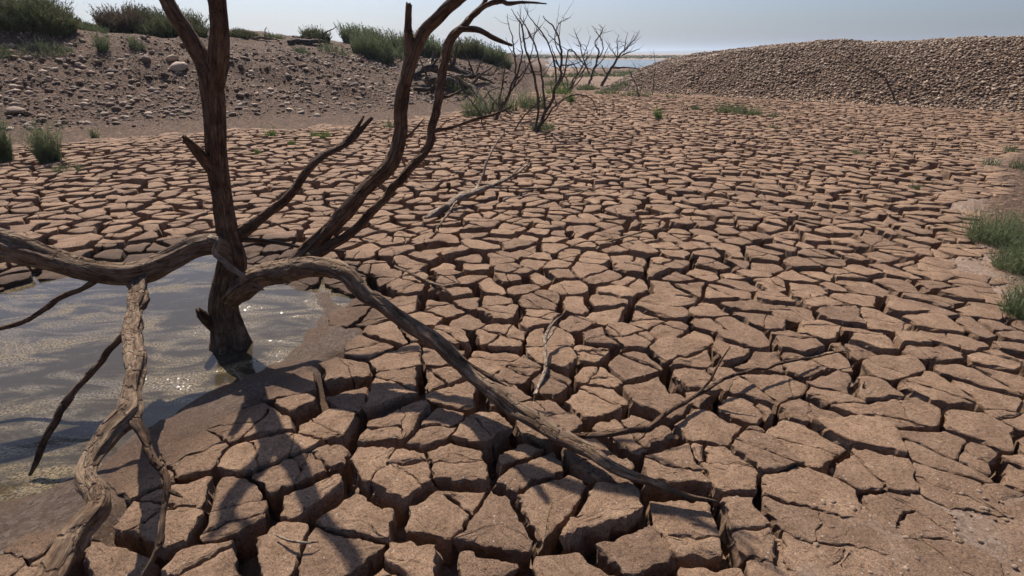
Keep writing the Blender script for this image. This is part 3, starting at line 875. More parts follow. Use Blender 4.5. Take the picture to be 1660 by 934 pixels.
stick('thin broken twig lying on the mud right behind the sprawling limb', [(640, 432, .02, .010), (680, 450, .05, .012), (712, 464, .06, .011), (735, 480, .03, .006)], M['bare_wood'], 62,
      twigs=[[(690, 452, .05, .006), (715, 446, .1, .005), (745, 462, .02, .003)]])
stick('tiny pale curved stick on the slab at bottom centre left', [(448, 868, .02, .004), (470, 876, .03, .005), (498, 879, .03, .004), (516, 878, .02, .002)], M['pale_wood'], 63)
stick('thin dark twig lying across the back mud field', [(985, 392, .02, .008), (1015, 384, .05, .009), (1050, 374, .07, .008), (1085, 372, .05, .003)], M['bare_wood'], 64)

# ------------------------------------------------------------------ dead shrubs
def shrub(name, label, stems, mat=None, cat='shrub', group=None, twig_n=3, seed=0, rad_scale=0.6):
    """stems: lists of (photo x, photo y, distance, radius); first point at the foot"""
    b0 = stems[0][0]
    base = hit(b0[0], b0[1])
    sh = base[1] - b0[2]
    r = empty(name, base)
    tag(r, label, cat, group)
    rr = random.Random(seed)
    for k, st in enumerate(stems):
        Wp = np.array([[*at(p[0], p[1], p[2] + sh), p[3] * rad_scale] for p in st])
        if k == 0 or abs(st[0][1] - b0[1]) < 4: Wp[0, 2] -= .06
        o = wlimb('stem', Wp, mat or M['twig'], r, base, sides=8, seed=seed + k, knob=.12, wander=float(Wp[:, 3].max()) * .6, step=.05)
        for q in range(twig_n):
            i = rr.randrange(max(1, len(Wp) // 2), len(Wp))
            a = Wp[i - 1] + (Wp[i] - Wp[i - 1]) * rr.random()
            L = rr.uniform(.2, .6) * (1.5 if b0[2] > 18 else 1)
            d = np.array((rr.uniform(-1, 1), rr.uniform(-.6, .6), rr.uniform(.1, 1.1))); d /= np.linalg.norm(d)
            e = a[:3] + d * L; m_ = a[:3] + d * L * .5 + np.array((0, 0, -.03))
            wlimb('twig', [[*a[:3], a[3] * .6], [*m_, a[3] * .45], [*e, a[3] * .2]], mat or M['twig'], o, base, sides=5, seed=seed + q, step=.08, wander=.02)
    return r
Y0 = 12.4
shrub('dead_shrub', 'tall dead many-stemmed shrub with upright bare stems behind the cracked mud', [
    [(868, 214, Y0, .075), (885, 180, Y0, .07), (902, 140, Y0, .055), (912, 95, Y0, .04), (905, 60, Y0, .03), (880, 25, Y0, .012)],
    [(866, 214, Y0, .06), (872, 178, Y0, .045), (868, 130, Y0, .04), (852, 80, Y0, .034), (845, 40, Y0, .025), (828, 14, Y0, .008)],
    [(884, 182, Y0, .04), (880, 140, Y0, .036), (872, 90, Y0, .03), (856, 50, Y0, .022), (838, 20, Y0, .008)],
    [(902, 142, Y0, .036), (898, 100, Y0 + .2, .03), (884, 60, Y0 + .2, .024), (862, 32, Y0 + .2, .016), (850, 12, Y0 + .2, .006)],
    [(896, 152, Y0, .03), (915, 120, Y0 - .3, .026), (924, 80, Y0 - .3, .022), (950, 108, Y0 - .6, .016), (990, 130, Y0 - .8, .007)],
    [(880, 200, Y0, .034), (900, 172, Y0 - .4, .028), (930, 154, Y0 - .6, .024), (958, 160, Y0 - .6, .016), (972, 190, Y0 - .6, .012)],
    [(912, 96, Y0, .022), (900, 70, Y0, .018), (905, 40, Y0, .014), (925, 28, Y0, .006)],
    [(900, 180, Y0, .02), (925, 140, Y0 + .4, .018), (948, 110, Y0 + .4, .014), (950, 76, Y0 + .4, .010), (934, 74, Y0 + .4, .005)]], twig_n=6, seed=400)
shrub('dead_shrub', 'leaning dead shrub with a pale foot just left of the tallest shrub', [
    [(800, 196, 13.2, .085), (815, 172, 13.2, .075), (830, 140, 13.2, .05), (836, 100, 13.2, .036), (830, 60, 13.2, .024), (822, 22, 13.2, .008)],
    [(818, 170, 13.2, .05), (836, 130, 13.2, .04), (846, 90, 13.2, .03), (842, 50, 13.2, .02), (846, 8, 13.2, .006)],
    [(806, 186, 13.2, .04), (812, 150, 13.3, .032), (818, 110, 13.3, .026), (812, 76, 13.3, .012)],
    [(826, 150, 13.2, .03), (850, 120, 13.0, .026), (862, 84, 13.0, .02), (868, 44, 13.0, .008)]], twig_n=6, seed=430)
shrub('dead_shrub', 'thin curved dead stems arching over the mud in front of the tall shrub', [
    [(785, 208, 12.0, .03), (776, 182, 12.0, .028), (760, 160, 12.1, .024), (748, 142, 12.2, .02), (735, 124, 12.4, .01)],
    [(828, 186, 11.8, .03), (812, 174, 11.8, .028), (796, 158, 11.9, .022), (788, 142, 12.0, .010)],
    [(834, 212, 11.6, .03), (848, 190, 11.5, .028), (874, 166, 11.4, .024), (892, 156, 11.4, .016)]], twig_n=2, seed=450)
shrub('dead_shrub', 'bare forked dead tree with upswept twigs in front of the lake', [
    [(952, 142, 24, .13), (960, 118, 24, .10), (970, 92, 24, .075), (966, 68, 24, .055), (978, 48, 24, .035), (970, 40, 24, .012)],
    [(966, 100, 24, .06), (978, 78, 24, .05), (970, 56, 24, .035), (960, 42, 24, .012)],
    [(955, 120, 24, .07), (946, 96, 24, .055), (940, 72, 24, .045), (932, 52, 24, .02), (930, 46, 24, .01)],
    [(962, 112, 24, .05), (975, 100, 24.3, .04), (982, 84, 24.3, .03), (990, 70, 24.3, .012)],
    [(945, 92, 24, .04), (952, 74, 24, .03), (958, 58, 24, .012)]], twig_n=4, seed=470)
shrub('dead_shrub', 'low dead shrub with a fan of dark stems right of the tall shrub', [
    [(922, 148, 22, .08), (930, 128, 22, .06), (944, 108, 22, .05), (952, 92, 22, .02)],
    [(921, 148, 22, .06), (918, 128, 22, .045), (905, 112, 22.2, .035), (892, 106, 22.2, .012)],
    [(924, 146, 22, .06), (936, 120, 21.8, .05), (930, 104, 21.8, .035), (922, 98, 21.8, .015)],
    [(923, 146, 22, .05), (940, 130, 22, .04), (948, 112, 22, .03), (960, 104, 22, .012)],
    [(921, 147, 22, .05), (912, 132, 22, .04), (915, 116, 22, .03), (910, 104, 22, .012)]], twig_n=4, seed=490)
shrub('dead_shrub', 'leaning dead tree with a crooked trunk at the left end of the stone embankment', [
    [(974, 140, 24.5, .16), (982, 124, 24.5, .14), (994, 106, 24.5, .12), (1006, 90, 24.5, .08), (1020, 76, 24.5, .06), (1030, 64, 24.5, .04), (1036, 50, 24.5, .015)],
    [(992, 110, 24.5, .09), (1008, 110, 24.3, .07), (1030, 111, 24.2, .045), (1042, 118, 24.1, .015)],
    [(1000, 98, 24.5, .06), (1002, 82, 24.5, .045), (1000, 66, 24.5, .03), (1004, 56, 24.5, .012)],
    [(1008, 90, 24.5, .06), (1022, 84, 24.5, .045), (1036, 80, 24.5, .02)],
    [(1012, 84, 24.5, .05), (1014, 68, 24.5, .035), (1018, 52, 24.5, .012)],
    [(984, 122, 24.5, .05), (978, 112, 24.5, .04), (976, 106, 24.5, .02)],
    [(1000, 92, 24.5, .04), (990, 80, 24.5, .03), (982, 66, 24.5, .010)]], twig_n=5, seed=510)
shrub('dead_shrub', 'small bare shrub in the grass at the foot of the stone embankment', [
    [(1036, 158, 20.5, .04), (1032, 140, 20.5, .032), (1024, 124, 20.5, .025), (1020, 110, 20.5, .01)],
    [(1036, 158, 20.5, .03), (1040, 138, 20.5, .025), (1040, 120, 20.5, .02), (1034, 108, 20.5, .008)]], twig_n=3, seed=530)
shrub('dead_shrub', 'single upright bare stem before the left end of the stone embankment', [
    [(1058, 155, 21, .035), (1060, 130, 21, .03), (1062, 108, 21, .022), (1060, 80, 21, .008)]], twig_n=4, seed=540)
shrub('dead_shrub', 'dark forked dead shrub against the middle of the stone embankment', [
    [(1452, 166, 17.6, .055), (1446, 148, 17.7, .05), (1438, 132, 17.8, .042), (1424, 120, 18.0, .034), (1404, 112, 18.2, .022), (1388, 98, 18.5, .008)],
    [(1444, 144, 17.7, .025), (1432, 128, 17.8, .018), (1428, 116, 17.9, .008)]], twig_n=2, seed=550)
shrub('dead_shrub', 'dark upright dead stem beside the forked shrub on the embankment', [
    [(1470, 168, 17.4, .05), (1476, 150, 17.5, .042), (1482, 134, 17.6, .032), (1492, 122, 17.8, .012)],
    [(1418, 172, 17.6, .02), (1417, 160, 17.6, .018), (1416, 146, 17.7, .008)]], twig_n=1, seed=560)

# driftwood heap on the bank behind the tree
def log(label, path, seed, mat=None, twigs=5):
    pts = []
    for p in path:
        h = hit(p[0], p[1]); pts.append([h[0], h[1], h[2] + p[2], p[3]])
    pts = np.array(pts)
    base = pts[0, :3].copy()
    r = empty('driftwood', base); tag(r, label, 'driftwood')
    wlimb('stem', pts, mat or M['twig'], r, base, sides=12, seed=seed, knob=.2, wander=float(pts[:, 3].max()) * .5)
    rr = random.Random(seed)
    for k in range(twigs):
        i = rr.randrange(1, len(pts)); a = pts[i]
        d = np.array((rr.uniform(-1, 1), rr.uniform(-.7, .3), rr.uniform(.0, .8))); d /= np.linalg.norm(d)
        L = rr.uniform(.6, 1.6)
        wlimb('twig', [[*a[:3], a[3] * .5], [*(a[:3] + d * L * .5 + np.array((0, 0, .08))), a[3] * .34], [*(a[:3] + d * L), .010]], mat or M['twig'], r, base, sides=6, seed=seed + k, wander=.02)
    return r
log('dark driftwood trunk lying highest in the heap on the bank', [(668, 128, .12, .10), (700, 122, .25, .14), (735, 124, .3, .12), (770, 134, .2, .08), (800, 140, .12, .03)], 600, twigs=12)
log('long driftwood log pointing down the bank to the mud', [(690, 138, .15, .12), (730, 144, .22, .14), (760, 152, .2, .11), (780, 172, .15, .06), (795, 190, .1, .03)], 610, twigs=11)
log('slim dark driftwood bough under the heap on the bank', [(672, 150, .1, .07), (700, 150, .12, .08), (740, 138, .3, .06), (800, 137, .35, .03)], 620, twigs=10)
log('small driftwood log lying on top of the stony bank', [(468, 72, .08, .06), (490, 72, .1, .10), (515, 72, .1, .08), (528, 74, .05, .03)], 630, twigs=2)
log('thin pale driftwood stick lying near the crest of the bank', [(408, 64, .05, .03), (430, 66, .06, .045), (455, 68, .05, .02)], 640, mat=M['pale_wood'], twigs=1)

# ------------------------------------------------------------------ stones
def ico(sub, seed):
    bm = bmesh.new()
    bmesh.ops.create_icosphere(bm, subdivisions=sub, radius=0.5)
    V = np.array([v.co[:] for v in bm.verts]); T = np.array([[v.index for v in f.verts] for f in bm.faces])
    bm.free()
    n = 1 + 0.34 * vnoise(V[:, 0] * 2.6 + seed * 3.1, V[:, 1] * 2.6, V[:, 2] * 2.6, 700 + seed) + 0.14 * vnoise(V[:, 0] * 6 + seed, V[:, 1] * 6, V[:, 2] * 6, 720)
    return V * n[:, None], T
HI = [ico(2, s) for s in range(7)]
LO = [ico(1, s) for s in range(9)]
def scatter_join(name, pts, sizes, mat, parent=None, flat=(0.45, 0.75)):
    Vs, Ts, o_ = [], [], 0
    k = len(pts)
    yaw = RNG.uniform(0, 6.28, k); fl = RNG.uniform(*flat, k); asp = RNG.uniform(.6, 1.0, k); sh = RNG.integers(0, len(LO), k)
    tl = RNG.normal(0, .25, (k, 2))
    for s in range(len(LO)):
        m_ = np.nonzero(sh == s)[0]
        if not len(m_): continue
        V, T = LO[s]
        W = V[None] * np.stack([sizes[m_], sizes[m_] * asp[m_], sizes[m_] * fl[m_]], 1)[:, None, :]
        c, sn = np.cos(yaw[m_])[:, None], np.sin(yaw[m_])[:, None]
        X = W[..., 0] * c - W[..., 1] * sn; Yv = W[..., 0] * sn + W[..., 1] * c
        Z = W[..., 2] + X * tl[m_, 0][:, None] + Yv * tl[m_, 1][:, None]
        P = np.stack([X, Yv, Z], -1) + pts[m_][:, None, :]
        Vs.append(P.reshape(-1, 3)); Ts.append((T[None] + (np.arange(len(m_)) * len(V))[:, None, None] + o_).reshape(-1, 3)); o_ += len(m_) * len(V)
    return mk(name, np.vstack(Vs), None, np.vstack(Ts), mat, parent, smooth_shade=True)
HI_MESH = {}
def stone_obj(name, mat, p, size, label, cat, group, rr):
    s = rr.randrange(len(HI))
    key = (s, mat.name)
    if key not in HI_MESH:
        V, T = HI[s]
        o = mk(name, V, None, T, mat); HI_MESH[key] = o.data
    else:
        o = bpy.data.objects.new(name, HI_MESH[key]); COL.objects.link(o)
    o.location = p
    o.rotation_euler = (rr.gauss(0, .2), rr.gauss(0, .2), rr.uniform(0, 6.28))
    o.scale = (size, size * rr.uniform(.62, .95), size * rr.uniform(.42, .68))
    return tag(o, label, cat, group)
# left bank
k = 160000
sx, sy = RNG.uniform(-24, 1.5, k), RNG.uniform(7, 28, k)
dl = left_bank_d(sx, sy)
wl = np.interp(sx, [-16, -8, -4, -1.5, 0.5], [8.5, 8.8, 8.0, 5.0, 2.6])
tt = dl / wl
dens = smooth(.10, .26, tt) * (1 - .88 * smooth(.62, .95, tt)) * (0.55 + 0.45 * smooth(-.25, .25, fbm(sx * .5, sy * .5, 0, 731, 3))) * np.interp(sx, [-8, -3, 0], [1, .8, .25])
sel = (dl > 0) & (RNG.uniform(0, 1, k) < dens) & (np.abs(sx) < 1.05 * sy + 2)
sx, sy, tt = sx[sel], sy[sel], tt[sel]
sz = 0.018 + 0.032 * RNG.pareto(2.2, len(sx)); sz = np.minimum(sz, 0.19) * (1 - .35 * smooth(.6, 1.0, tt))
zz = land(sx, sy)
order = np.argsort(-sz / np.hypot(sx, sy))
rr = random.Random(5)
for px, py, s, lab in [(290, 113, .46, 'largest pale flat stone on the stony bank right behind the tree trunk'), (238, 99, .30, 'pale rounded stone on the stony bank left of the largest pale one'),
                       (296, 75, .26, 'round stone high on the bank close to the left fork of the tree'), (398, 97, .26, 'pale stone on the bank just right of the tree trunk'),
                       (390, 110, .22, 'small grey stone on the bank below the pale one right of the trunk'), (26, 183, .34, 'dark rounded stone at the foot of the bank on the far left'),
                       (278, 98, .32, 'grey stone right above the largest pale flat stone on the bank'), (268, 124, .24, 'brown stone just below the largest pale flat stone on the bank')]:
    h = hit(px, py)
    stone_obj('stone', M['stone'], (h[0], h[1], h[2] + s * .12), s, lab, 'stone', 'stones on the left bank', rr)
for i in order[:290]:
    stone_obj('stone', M['stone'], (sx[i], sy[i], zz[i] + sz[i] * .02), sz[i], 'brown weathered stone scattered among others on the stony left bank', 'stone', 'stones on the left bank', rr)
i = order[290:]
g = scatter_join('gravel', np.stack([sx[i], sy[i], zz[i] + sz[i] * .04], 1), sz[i], M['stone'])
tag(g, 'small stones and gravel strewn over the left bank', 'gravel', kind='stuff')
# right embankment
step = 0.098
ex, ey = np.meshgrid(np.arange(4.5, 30, step), np.arange(9, 40, step))
ex = (ex + RNG.uniform(-.05, .05, ex.shape)).ravel(); ey = (ey + RNG.uniform(-.05, .05, ey.shape)).ravel()
dr = right_bank_d(ex, ey)
sel = (dr > -0.1 + 0.25 * vnoise(ex * 1.5, ey * 1.5, 0, 741)) & (dr < 6.6) & (ex < 1.06 * ey + 2.2)
ex, ey, dr = ex[sel], ey[sel], dr[sel]
es = RNG.uniform(.055, .135, len(ex)) * (1 + .35 * (RNG.uniform(0, 1, len(ex)) > .93))
ez = land(ex, ey) + es * RNG.uniform(.05, .35, len(ex))
order = np.argsort(-es / np.hypot(ex, ey) + (np.abs(ex / (ey * CP + CAM_H * SP)) > .97) * 9)
for i in order[:300]:
    stone_obj('cobble', M['cobble'], (ex[i], ey[i], ez[i]), es[i], 'pale brown cobble in the face of the stone embankment', 'stone', 'larger cobbles of the stone embankment', rr)
i = order[300:]
g = scatter_join('cobbles', np.stack([ex[i], ey[i], ez[i]], 1), es[i], M['cobble'])
tag(g, 'bank of pale brown cobbles heaped along the right background', 'cobbles', kind='stuff')
# grit on the unbroken mud and crumbs in the cracks
k = 30000
qx, qy = RNG.uniform(-3.5, 4.5, k), RNG.uniform(.8, 4.8, k)
mq = crack_mask(qx, qy)
dpd = poly_dist(qx, qy, WATER_POLY)
sel = (dpd > .45) & (np.abs(qx) < 1.02 * qy + 1) & (RNG.uniform(0, 1, k) < np.where(mq < .6, .75, .10))
qx, qy, mq = qx[sel], qy[sel], mq[sel]
qs = np.where(mq < .6, RNG.uniform(.006, .016, len(qx)) + .02 * RNG.uniform(0, 1, len(qx)) ** 5, RNG.uniform(.012, .040, len(qx)))
qz = land(qx, qy) - CRACK_DEPTH * smooth(.12, .95, mq) + qs * .2
g = scatter_join('mud_crumbs', np.stack([qx, qy, qz], 1), qs, M['crumb'])
tag(g, 'crumbs of dry mud and grit in the cracks and on the bare ground', 'crumbs', kind='stuff')

# ------------------------------------------------------------------ plants
def blades(n, rx, ry, h, seed, lean=.35, width=.006, seg=3, up=1.0, leaflets=0, shape=0.5):
    """feathery tuft round the origin: n thin curved blades, optional leaflets along them"""
    g = np.random.default_rng(seed)
    a = g.uniform(0, 6.283, n); r = np.sqrt(g.uniform(0, 1, n))
    bx, by = r * np.cos(a) * rx, r * np.sin(a) * ry
    hh = h * g.uniform(.3, 1.0, n) * (1 - shape * r ** 2) * (0.85 + .35 * np.sin(a * 3 + seed) * r)
    la = a + g.normal(0, .8, n); ll = hh * lean * g.uniform(.2, 1.3, n) * (0.4 + r)
    t = np.linspace(0, 1, seg + 1)
    P = np.stack([bx[:, None] + np.cos(la)[:, None] * ll[:, None] * t ** 1.7, by[:, None] + np.sin(la)[:, None] * ll[:, None] * t ** 1.7, hh[:, None] * t * up], -1)
    P[:, 1:] += g.normal(0, .02 * h, P[:, 1:].shape)
    wa = g.uniform(0, 6.283, n)
    wv = np.stack([np.cos(wa), np.sin(wa), np.zeros(n)], -1)[:, None, :] * (width * (1 - .85 * t))[None, :, None]
    V = np.stack([P - wv, P + wv], 2).reshape(n, -1, 3)
    q = np.array([[2 * i, 2 * i + 1, 2 * i + 3, 2 * i + 2] for i in range(seg)])
    Q = (q[None] + (np.arange(n) * 2 * (seg + 1))[:, None, None]).reshape(-1, 4)
    V = V.reshape(-1, 3); T = np.zeros((0, 3), int)
    if leaflets:
        bi = g.integers(0, n, n * leaflets); ti = g.uniform(.15, 1, n * leaflets)
        f = ti * seg; i0 = np.minimum(f.astype(int), seg - 1); fr = (f - i0)[:, None]
        c = P[bi, i0] * (1 - fr) + P[bi, i0 + 1] * fr
        L = (h * g.uniform(.05, .12, len(bi)))[:, None]
        d = np.stack([g.normal(0, .6, len(bi)), g.normal(0, .6, len(bi)), np.abs(g.normal(.9, .4, len(bi)))], -1); d /= np.linalg.norm(d, axis=1)[:, None]
        s = np.cross(d, g.normal(0, 1, d.shape)); s /= np.linalg.norm(s, axis=1)[:, None] + 1e-9
        A_, B_, C_ = c - s * width * .9, c + s * width * .9, c + d * L
        o_ = len(V); m_ = len(bi)
        V = np.vstack([V, np.stack([A_, B_, C_], 1).reshape(-1, 3)])
        T = o_ + np.arange(m_ * 3).reshape(-1, 3)
    return V, Q, T
def plant(name, label, cat, px, py, wpx, hpx, mat, n, seed, group=None, leaflets=6, lean=.35, width=.006, shape=.5, ry=None, ytop=None, at_dist=None):
    """a tuft whose foot is seen at the photo pixel; wpx, hpx its width and height there"""
    h = hit(px, py) if at_dist is None else None
    if h is None:
        h = at(px, py, at_dist); h[2] = float(ground_z(h[0], h[1])[0])
    ax = h[1] * CP + (CAM_H - h[2]) * SP
    m_px = ax / FPX
    W_, H_ = wpx * m_px, hpx * m_px
    r = empty(name, h - np.array((0, 0, .03)))
    tag(r, label, cat, group)
    V, Q, T = blades(n, W_ * .42, (ry or W_ * .36), H_ * 1.12, seed, lean, width * max(1, ax / 6), 3, 1, leaflets, shape)
    V[:, 2] += land(V[:, 0] + h[0], V[:, 1] + h[1]) - h[2]
    mk('foliage', V, Q, T, mat, r, smooth_shade=False)['kind'] = 'stuff'
    if n > 60:
      V, Q, T = blades(max(6, n // 4), W_ * .40, (ry or W_ * .34), H_ * 1.08, seed + 5000, lean * 1.2, width * .7 * max(1, ax / 6), 3, 1, leaflets // 3, shape)
      V[:, 2] += land(V[:, 0] + h[0], V[:, 1] + h[1]) - h[2]
      mk('dry_growth', V, Q, T, M['leaf_dry'], r, smooth_shade=False)['kind'] = 'stuff'
    g = random.Random(seed); st = []
    for k in range(5):
        a = g.uniform(0, 6.28); d = g.uniform(.1, .4) * W_ * .5
        e = np.array((math.cos(a) * d, math.sin(a) * d * .6, H_ * g.uniform(.4, .7)))
        st.append(tube_data(np.array([[0, 0, -.03, .006 * H_ + .004], [*(e * .5), .005 * H_ + .002], [*e, .002]]), sides=5, seed=k, step=.1))
    V, Q, T, uv = join(st)
    mk('stems', V, Q, T, M['twig'], r, uv=uv)
    return r
L, LD, LB, LY = M['leaf'], M['leaf_dark'], M['leaf_bright'], M['leaf_dry']
# big bushes on the crest of the left bank
plant('tamarisk_bush', 'large dark rounded bush on the bank crest in the far left corner', 'bush', 45, 44, 150, 62, LD, 2600, 801, leaflets=9, lean=.5, width=.006, shape=.45)
plant('tamarisk_bush', 'brownish bush on the bank crest left of the tree fork', 'bush', 205, 47, 85, 38, LY, 1500, 802, leaflets=9, lean=.4, width=.005, shape=.4)
plant('tamarisk_bush', 'wide brownish green bush on the bank crest behind the tree fork', 'bush', 275, 50, 130, 36, LD, 2000, 803, leaflets=8, lean=.4, width=.005, shape=.35)
plant('tamarisk_bush', 'low light green scrub between the two big bushes on the left crest', 'bush', 140, 46, 70, 14, L, 500, 804, leaflets=7, lean=.4, width=.006)
plant('tamarisk_bush', 'small low dark bush on the crest just right of the tree fork', 'bush', 395, 58, 58, 14, LD, 700, 805, leaflets=8, lean=.4, width=.005)
plant('tamarisk_bush', 'small round bush standing alone on the bank crest', 'bush', 512, 66, 50, 24, LD, 800, 806, leaflets=8, lean=.45, width=.005)
plant('tamarisk_bush', 'green bush at the left end of the crest thicket behind the tree', 'bush', 592, 72, 80, 32, L, 1300, 807, leaflets=9, lean=.4, width=.005, shape=.3)
plant('tamarisk_bush', 'green bush in the middle of the crest thicket between the tree limbs', 'bush', 672, 72, 100, 36, L, 1500, 808, leaflets=9, lean=.4, width=.005, shape=.3)
plant('tamarisk_bush', 'dark bush in the crest thicket right of the thick leaning limb', 'bush', 752, 74, 75, 32, LD, 1200, 809, leaflets=9, lean=.4, width=.005, shape=.3)
plant('tamarisk_bush', 'rounded green bush at the right end of the crest thicket', 'bush', 800, 74, 60, 32, L, 1100, 810, leaflets=9, lean=.4, width=.005, shape=.4)
plant('tamarisk_bush', 'feathery green shrub on the slope in front of the crest thicket', 'bush', 605, 92, 75, 45, L, 900, 811, leaflets=7, lean=.4, width=.004)
plant('tamarisk_bush', 'small green shrub on the slope under the thick leaning limb', 'bush', 695, 88, 45, 26, L, 500, 812, leaflets=7, lean=.4, width=.004)
plant('grass_tuft', 'spiky yellow green grass on the crest left of the lone bush', 'grass', 445, 62, 36, 12, L, 160, 813, leaflets=2, lean=.7, width=.006)
for k, (px, py, w_, h_, lab) in enumerate([(62, 86, 60, 24, 'low green weeds on the far left of the stony bank'), (8, 90, 40, 22, 'low weeds at the left edge of the stony bank'),
        (168, 84, 18, 42, 'thin upright weed on the bank left of the tree fork'), (222, 78, 24, 22, 'small weed on the bank beside the tree fork'), (100, 86, 44, 18, 'pale weeds on the stony bank near the left edge'),
        (540, 84, 60, 22, 'green weeds among stones on the bank below the lone bush'), (490, 86, 30, 14, 'small weed clump on the bank right of the tree trunk'), (650, 92, 40, 20, 'thin weeds on the bank between the tree limbs')]):
    plant('weed', lab, 'weed', px, py, w_, h_, L, 110, 820 + k, leaflets=5, lean=.5, width=.004)
# seedlings at the edge of the mud on the left
plant('tamarisk_seedling', 'tall feathery green seedling at the left edge of the mud', 'plant', 4, 262, 34, 84, L, 260, 840, leaflets=12, lean=.22, width=.0035, shape=.3)
plant('tamarisk_seedling', 'feathery green seedling on the mud second from the left edge', 'plant', 82, 262, 36, 72, L, 240, 841, leaflets=12, lean=.28, width=.0035, shape=.3)
plant('tamarisk_seedling', 'low green sprigs at the foot of the second seedling', 'plant', 108, 276, 56, 18, L, 120, 842, leaflets=8, lean=.7, width=.0035)
plant('tamarisk_seedling', 'single small seedling at the foot of the bank left of the trunk', 'plant', 154, 224, 14, 24, L, 50, 843, leaflets=9, lean=.3, width=.0035)
# thicket round the dead shrubs
for k, (px, py, w_, h_, m_, lab) in enumerate([
        (770, 188, 50, 44, L, 'green brush at the left foot of the dead shrubs'), (812, 180, 60, 46, L, 'green brush behind the leaning dead shrub'),
        (862, 176, 54, 40, L, 'green brush behind the tall dead shrub'), (880, 212, 46, 26, L, 'fine green sprigs at the foot of the tall dead shrub'), (745, 150, 60, 26, L, 'green weeds growing through the driftwood heap'),
        (905, 152, 50, 20, LB, 'bright yellow green weeds right of the tall dead shrub'), (924, 166, 12, 24, LB, 'small bright green sapling right of the tall dead shrub'), (1068, 193, 14, 26, LB, 'small leafy bright green sapling alone on the far mud'),
        (985, 152, 50, 12, L, 'low grass under the leaning dead tree'), (1030, 156, 60, 14, L, 'low grass at the left foot of the stone embankment'), (1085, 158, 30, 8, L, 'sparse grass along the foot of the embankment'),
        (1180, 182, 50, 22, L, 'left half of the green grass clump before the embankment'), (1212, 186, 52, 22, L, 'right half of the green grass clump before the embankment'), (1255, 190, 22, 12, L, 'small grass tuft just right of the large grass clump'),
        (1128, 178, 18, 14, L, 'small grass tuft left of the large grass clump'), (1254, 208, 14, 10, L, 'tiny grass tuft below the large grass clump'),
        (1390, 250, 30, 14, L, 'thin grass tuft in the middle of the far mud field'), (1484, 304, 24, 14, L, 'small grass tuft on the mud right of the field centre'), (1604, 268, 30, 22, L, 'grass tuft beside the gravel at the right edge'),
        (1640, 246, 26, 18, L, 'upper grass tuft at the right edge of the field'), (1652, 274, 30, 26, L, 'thick grass tuft cut by the right edge'), (1540, 376, 26, 10, L, 'sparse green blades left of the right-hand grass'), (1552, 402, 20, 14, L, 'small grass tuft on slabs left of the large right-hand tussock'),
        (440, 222, 18, 22, LB, 'small bright weed right of the trunk at the mud edge'), (520, 222, 40, 14, LB, 'low bright weeds at the mud edge between trunk and limb'), (474, 234, 12, 12, LB, 'tiny bright weed in a crack right of the trunk'), (632, 208, 26, 22, L, 'weed at the foot of the bank beside the thick limb'),
        (418, 250, 10, 14, LB, 'tiny green sprout in a crack close to the trunk')]):
    plant('weed', lab, 'weed', px, py, w_, h_, m_, 150 if w_ > 30 else 60, 860 + k, leaflets=7, lean=.45, width=.0035, shape=.4)
plant('grass_tussock', 'large soft green grass tussock at the right edge of the mud', 'grass', 1615, 392, 95, 74, L, 620, 900, leaflets=8, lean=.55, width=.0022, shape=.4)
plant('grass_tussock', 'soft green tussock cut by the right edge below the large one', 'grass', 1662, 440, 100, 80, L, 620, 901, leaflets=8, lean=.55, width=.0022, shape=.4)
plant('grass_tussock', 'lowest green tussock at the right edge of the mud', 'grass', 1666, 515, 74, 90, L, 420, 902, leaflets=8, lean=.5, width=.0022, shape=.4)
plant('grass_tuft', 'few thin dry blades in a crack at lower right', 'grass', 1396, 634, 34, 40, LY, 22, 903, leaflets=0, lean=.5, width=.0014)
plant('grass_tuft', 'sparse dry blades on slabs below the right-hand tussocks', 'grass', 1630, 525, 60, 36, LY, 40, 904, leaflets=0, lean=.7, width=.0014)
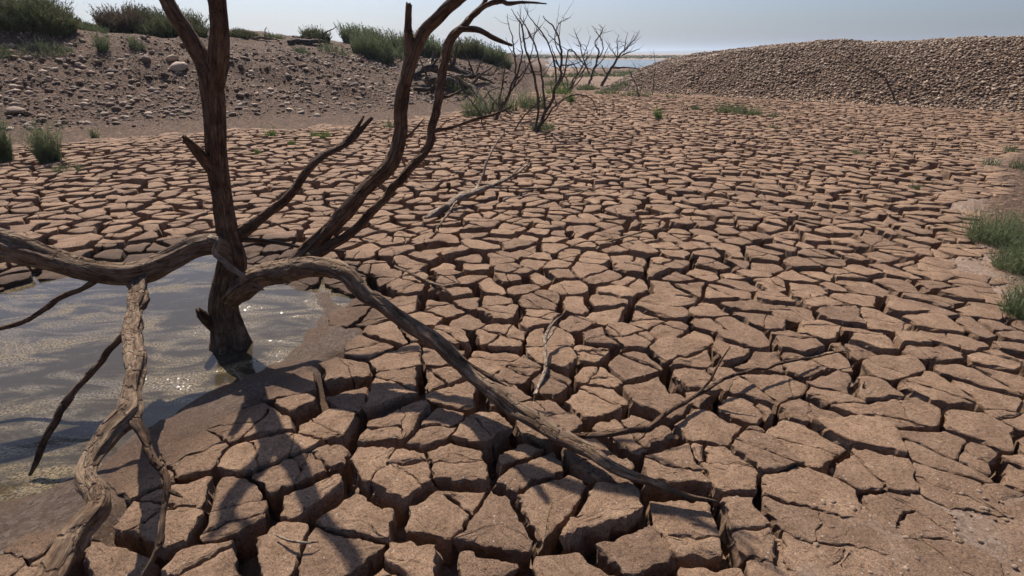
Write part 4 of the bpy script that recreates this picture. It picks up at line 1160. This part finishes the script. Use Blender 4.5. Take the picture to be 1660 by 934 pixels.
for k, (px, py, w_, h_, lab) in enumerate([(950, 146, 34, 12, 'weeds at the foot of the bare forked tree before the lake'), (1000, 144, 40, 12, 'weeds right of the crooked trunk before the embankment'),
        (905, 132, 60, 14, 'low scrub on the near lake shore left of the dead trees'), (960, 128, 40, 10, 'low scrub between the dead trees by the lake')]):
    plant('weed', lab, 'weed', px, py, w_, h_, L, 160, 930 + k, leaflets=7, lean=.5, width=.0035, shape=.4)
# scrub on the far shore
k = 2500
fx, fy = RNG.uniform(-70, 130, k), RNG.uniform(255, 420, k)
fz = land(fx, fy); ok = fz > -.6
fs = RNG.uniform(.8, 2.6, k)
g = scatter_join('far_scrub', np.stack([fx, fy, fz], 1)[ok], fs[ok], M['leaf_dark'])
tag(g, 'dark green scrub along the far lake shore', 'scrub', kind='stuff')
k = 1300
fx, fy = RNG.uniform(-4, 26, k), RNG.uniform(44, 74, k)
ok = (right_bank_d(fx, fy) < -1) & (fbm(fx * .12, fy * .12, 0, 771, 3) > .12) & (left_bank_d(fx, fy) < 0)
V_, Q_, T_ = [], [], []; o_ = 0
tv, tq, tt_ = blades(14, .3, .3, .55, 950, .5, .03, 2, 1, 3)
for x_, y_ in zip(fx[ok], fy[ok]):
    V_.append(tv * RNG.uniform(.6, 1.3) + np.array((x_, y_, float(land(np.array([x_]), np.array([y_]))[0])))); Q_.append(tq + o_); T_.append(tt_ + o_); o_ += len(tv)
if V_:
    g = mk('shore_grass', np.vstack(V_), np.vstack(Q_), np.vstack(T_), M['leaf'], smooth_shade=False)
    tag(g, 'green grass growing on the near lake shore', 'grass', kind='stuff')

# ------------------------------------------------------------------ hazy air
bm = bmesh.new()
bmesh.ops.create_cube(bm, size=1.0)
me = bpy.data.meshes.new('haze')
bm.to_mesh(me); bm.free()
haze = bpy.data.objects.new('haze', me)
COL.objects.link(haze)
haze.scale = (21000, 21000, 64)
haze.location = (0, 0, 64 / 2 - 4.5)
m = bpy.data.materials.new('hazy_air'); m.use_nodes = True
nt = m.node_tree; nt.nodes.clear()
pv = nt.nodes.new('ShaderNodeVolumePrincipled')
pv.inputs['Color'].default_value = (0.78, 0.88, 1.0, 1)
pv.inputs['Density'].default_value = 0.00026
pv.inputs['Anisotropy'].default_value = 0.45
out = nt.nodes.new('ShaderNodeOutputMaterial')
nt.links.new(pv.outputs[0], out.inputs['Volume'])
me.materials.append(m)
tag(haze, kind='stuff')
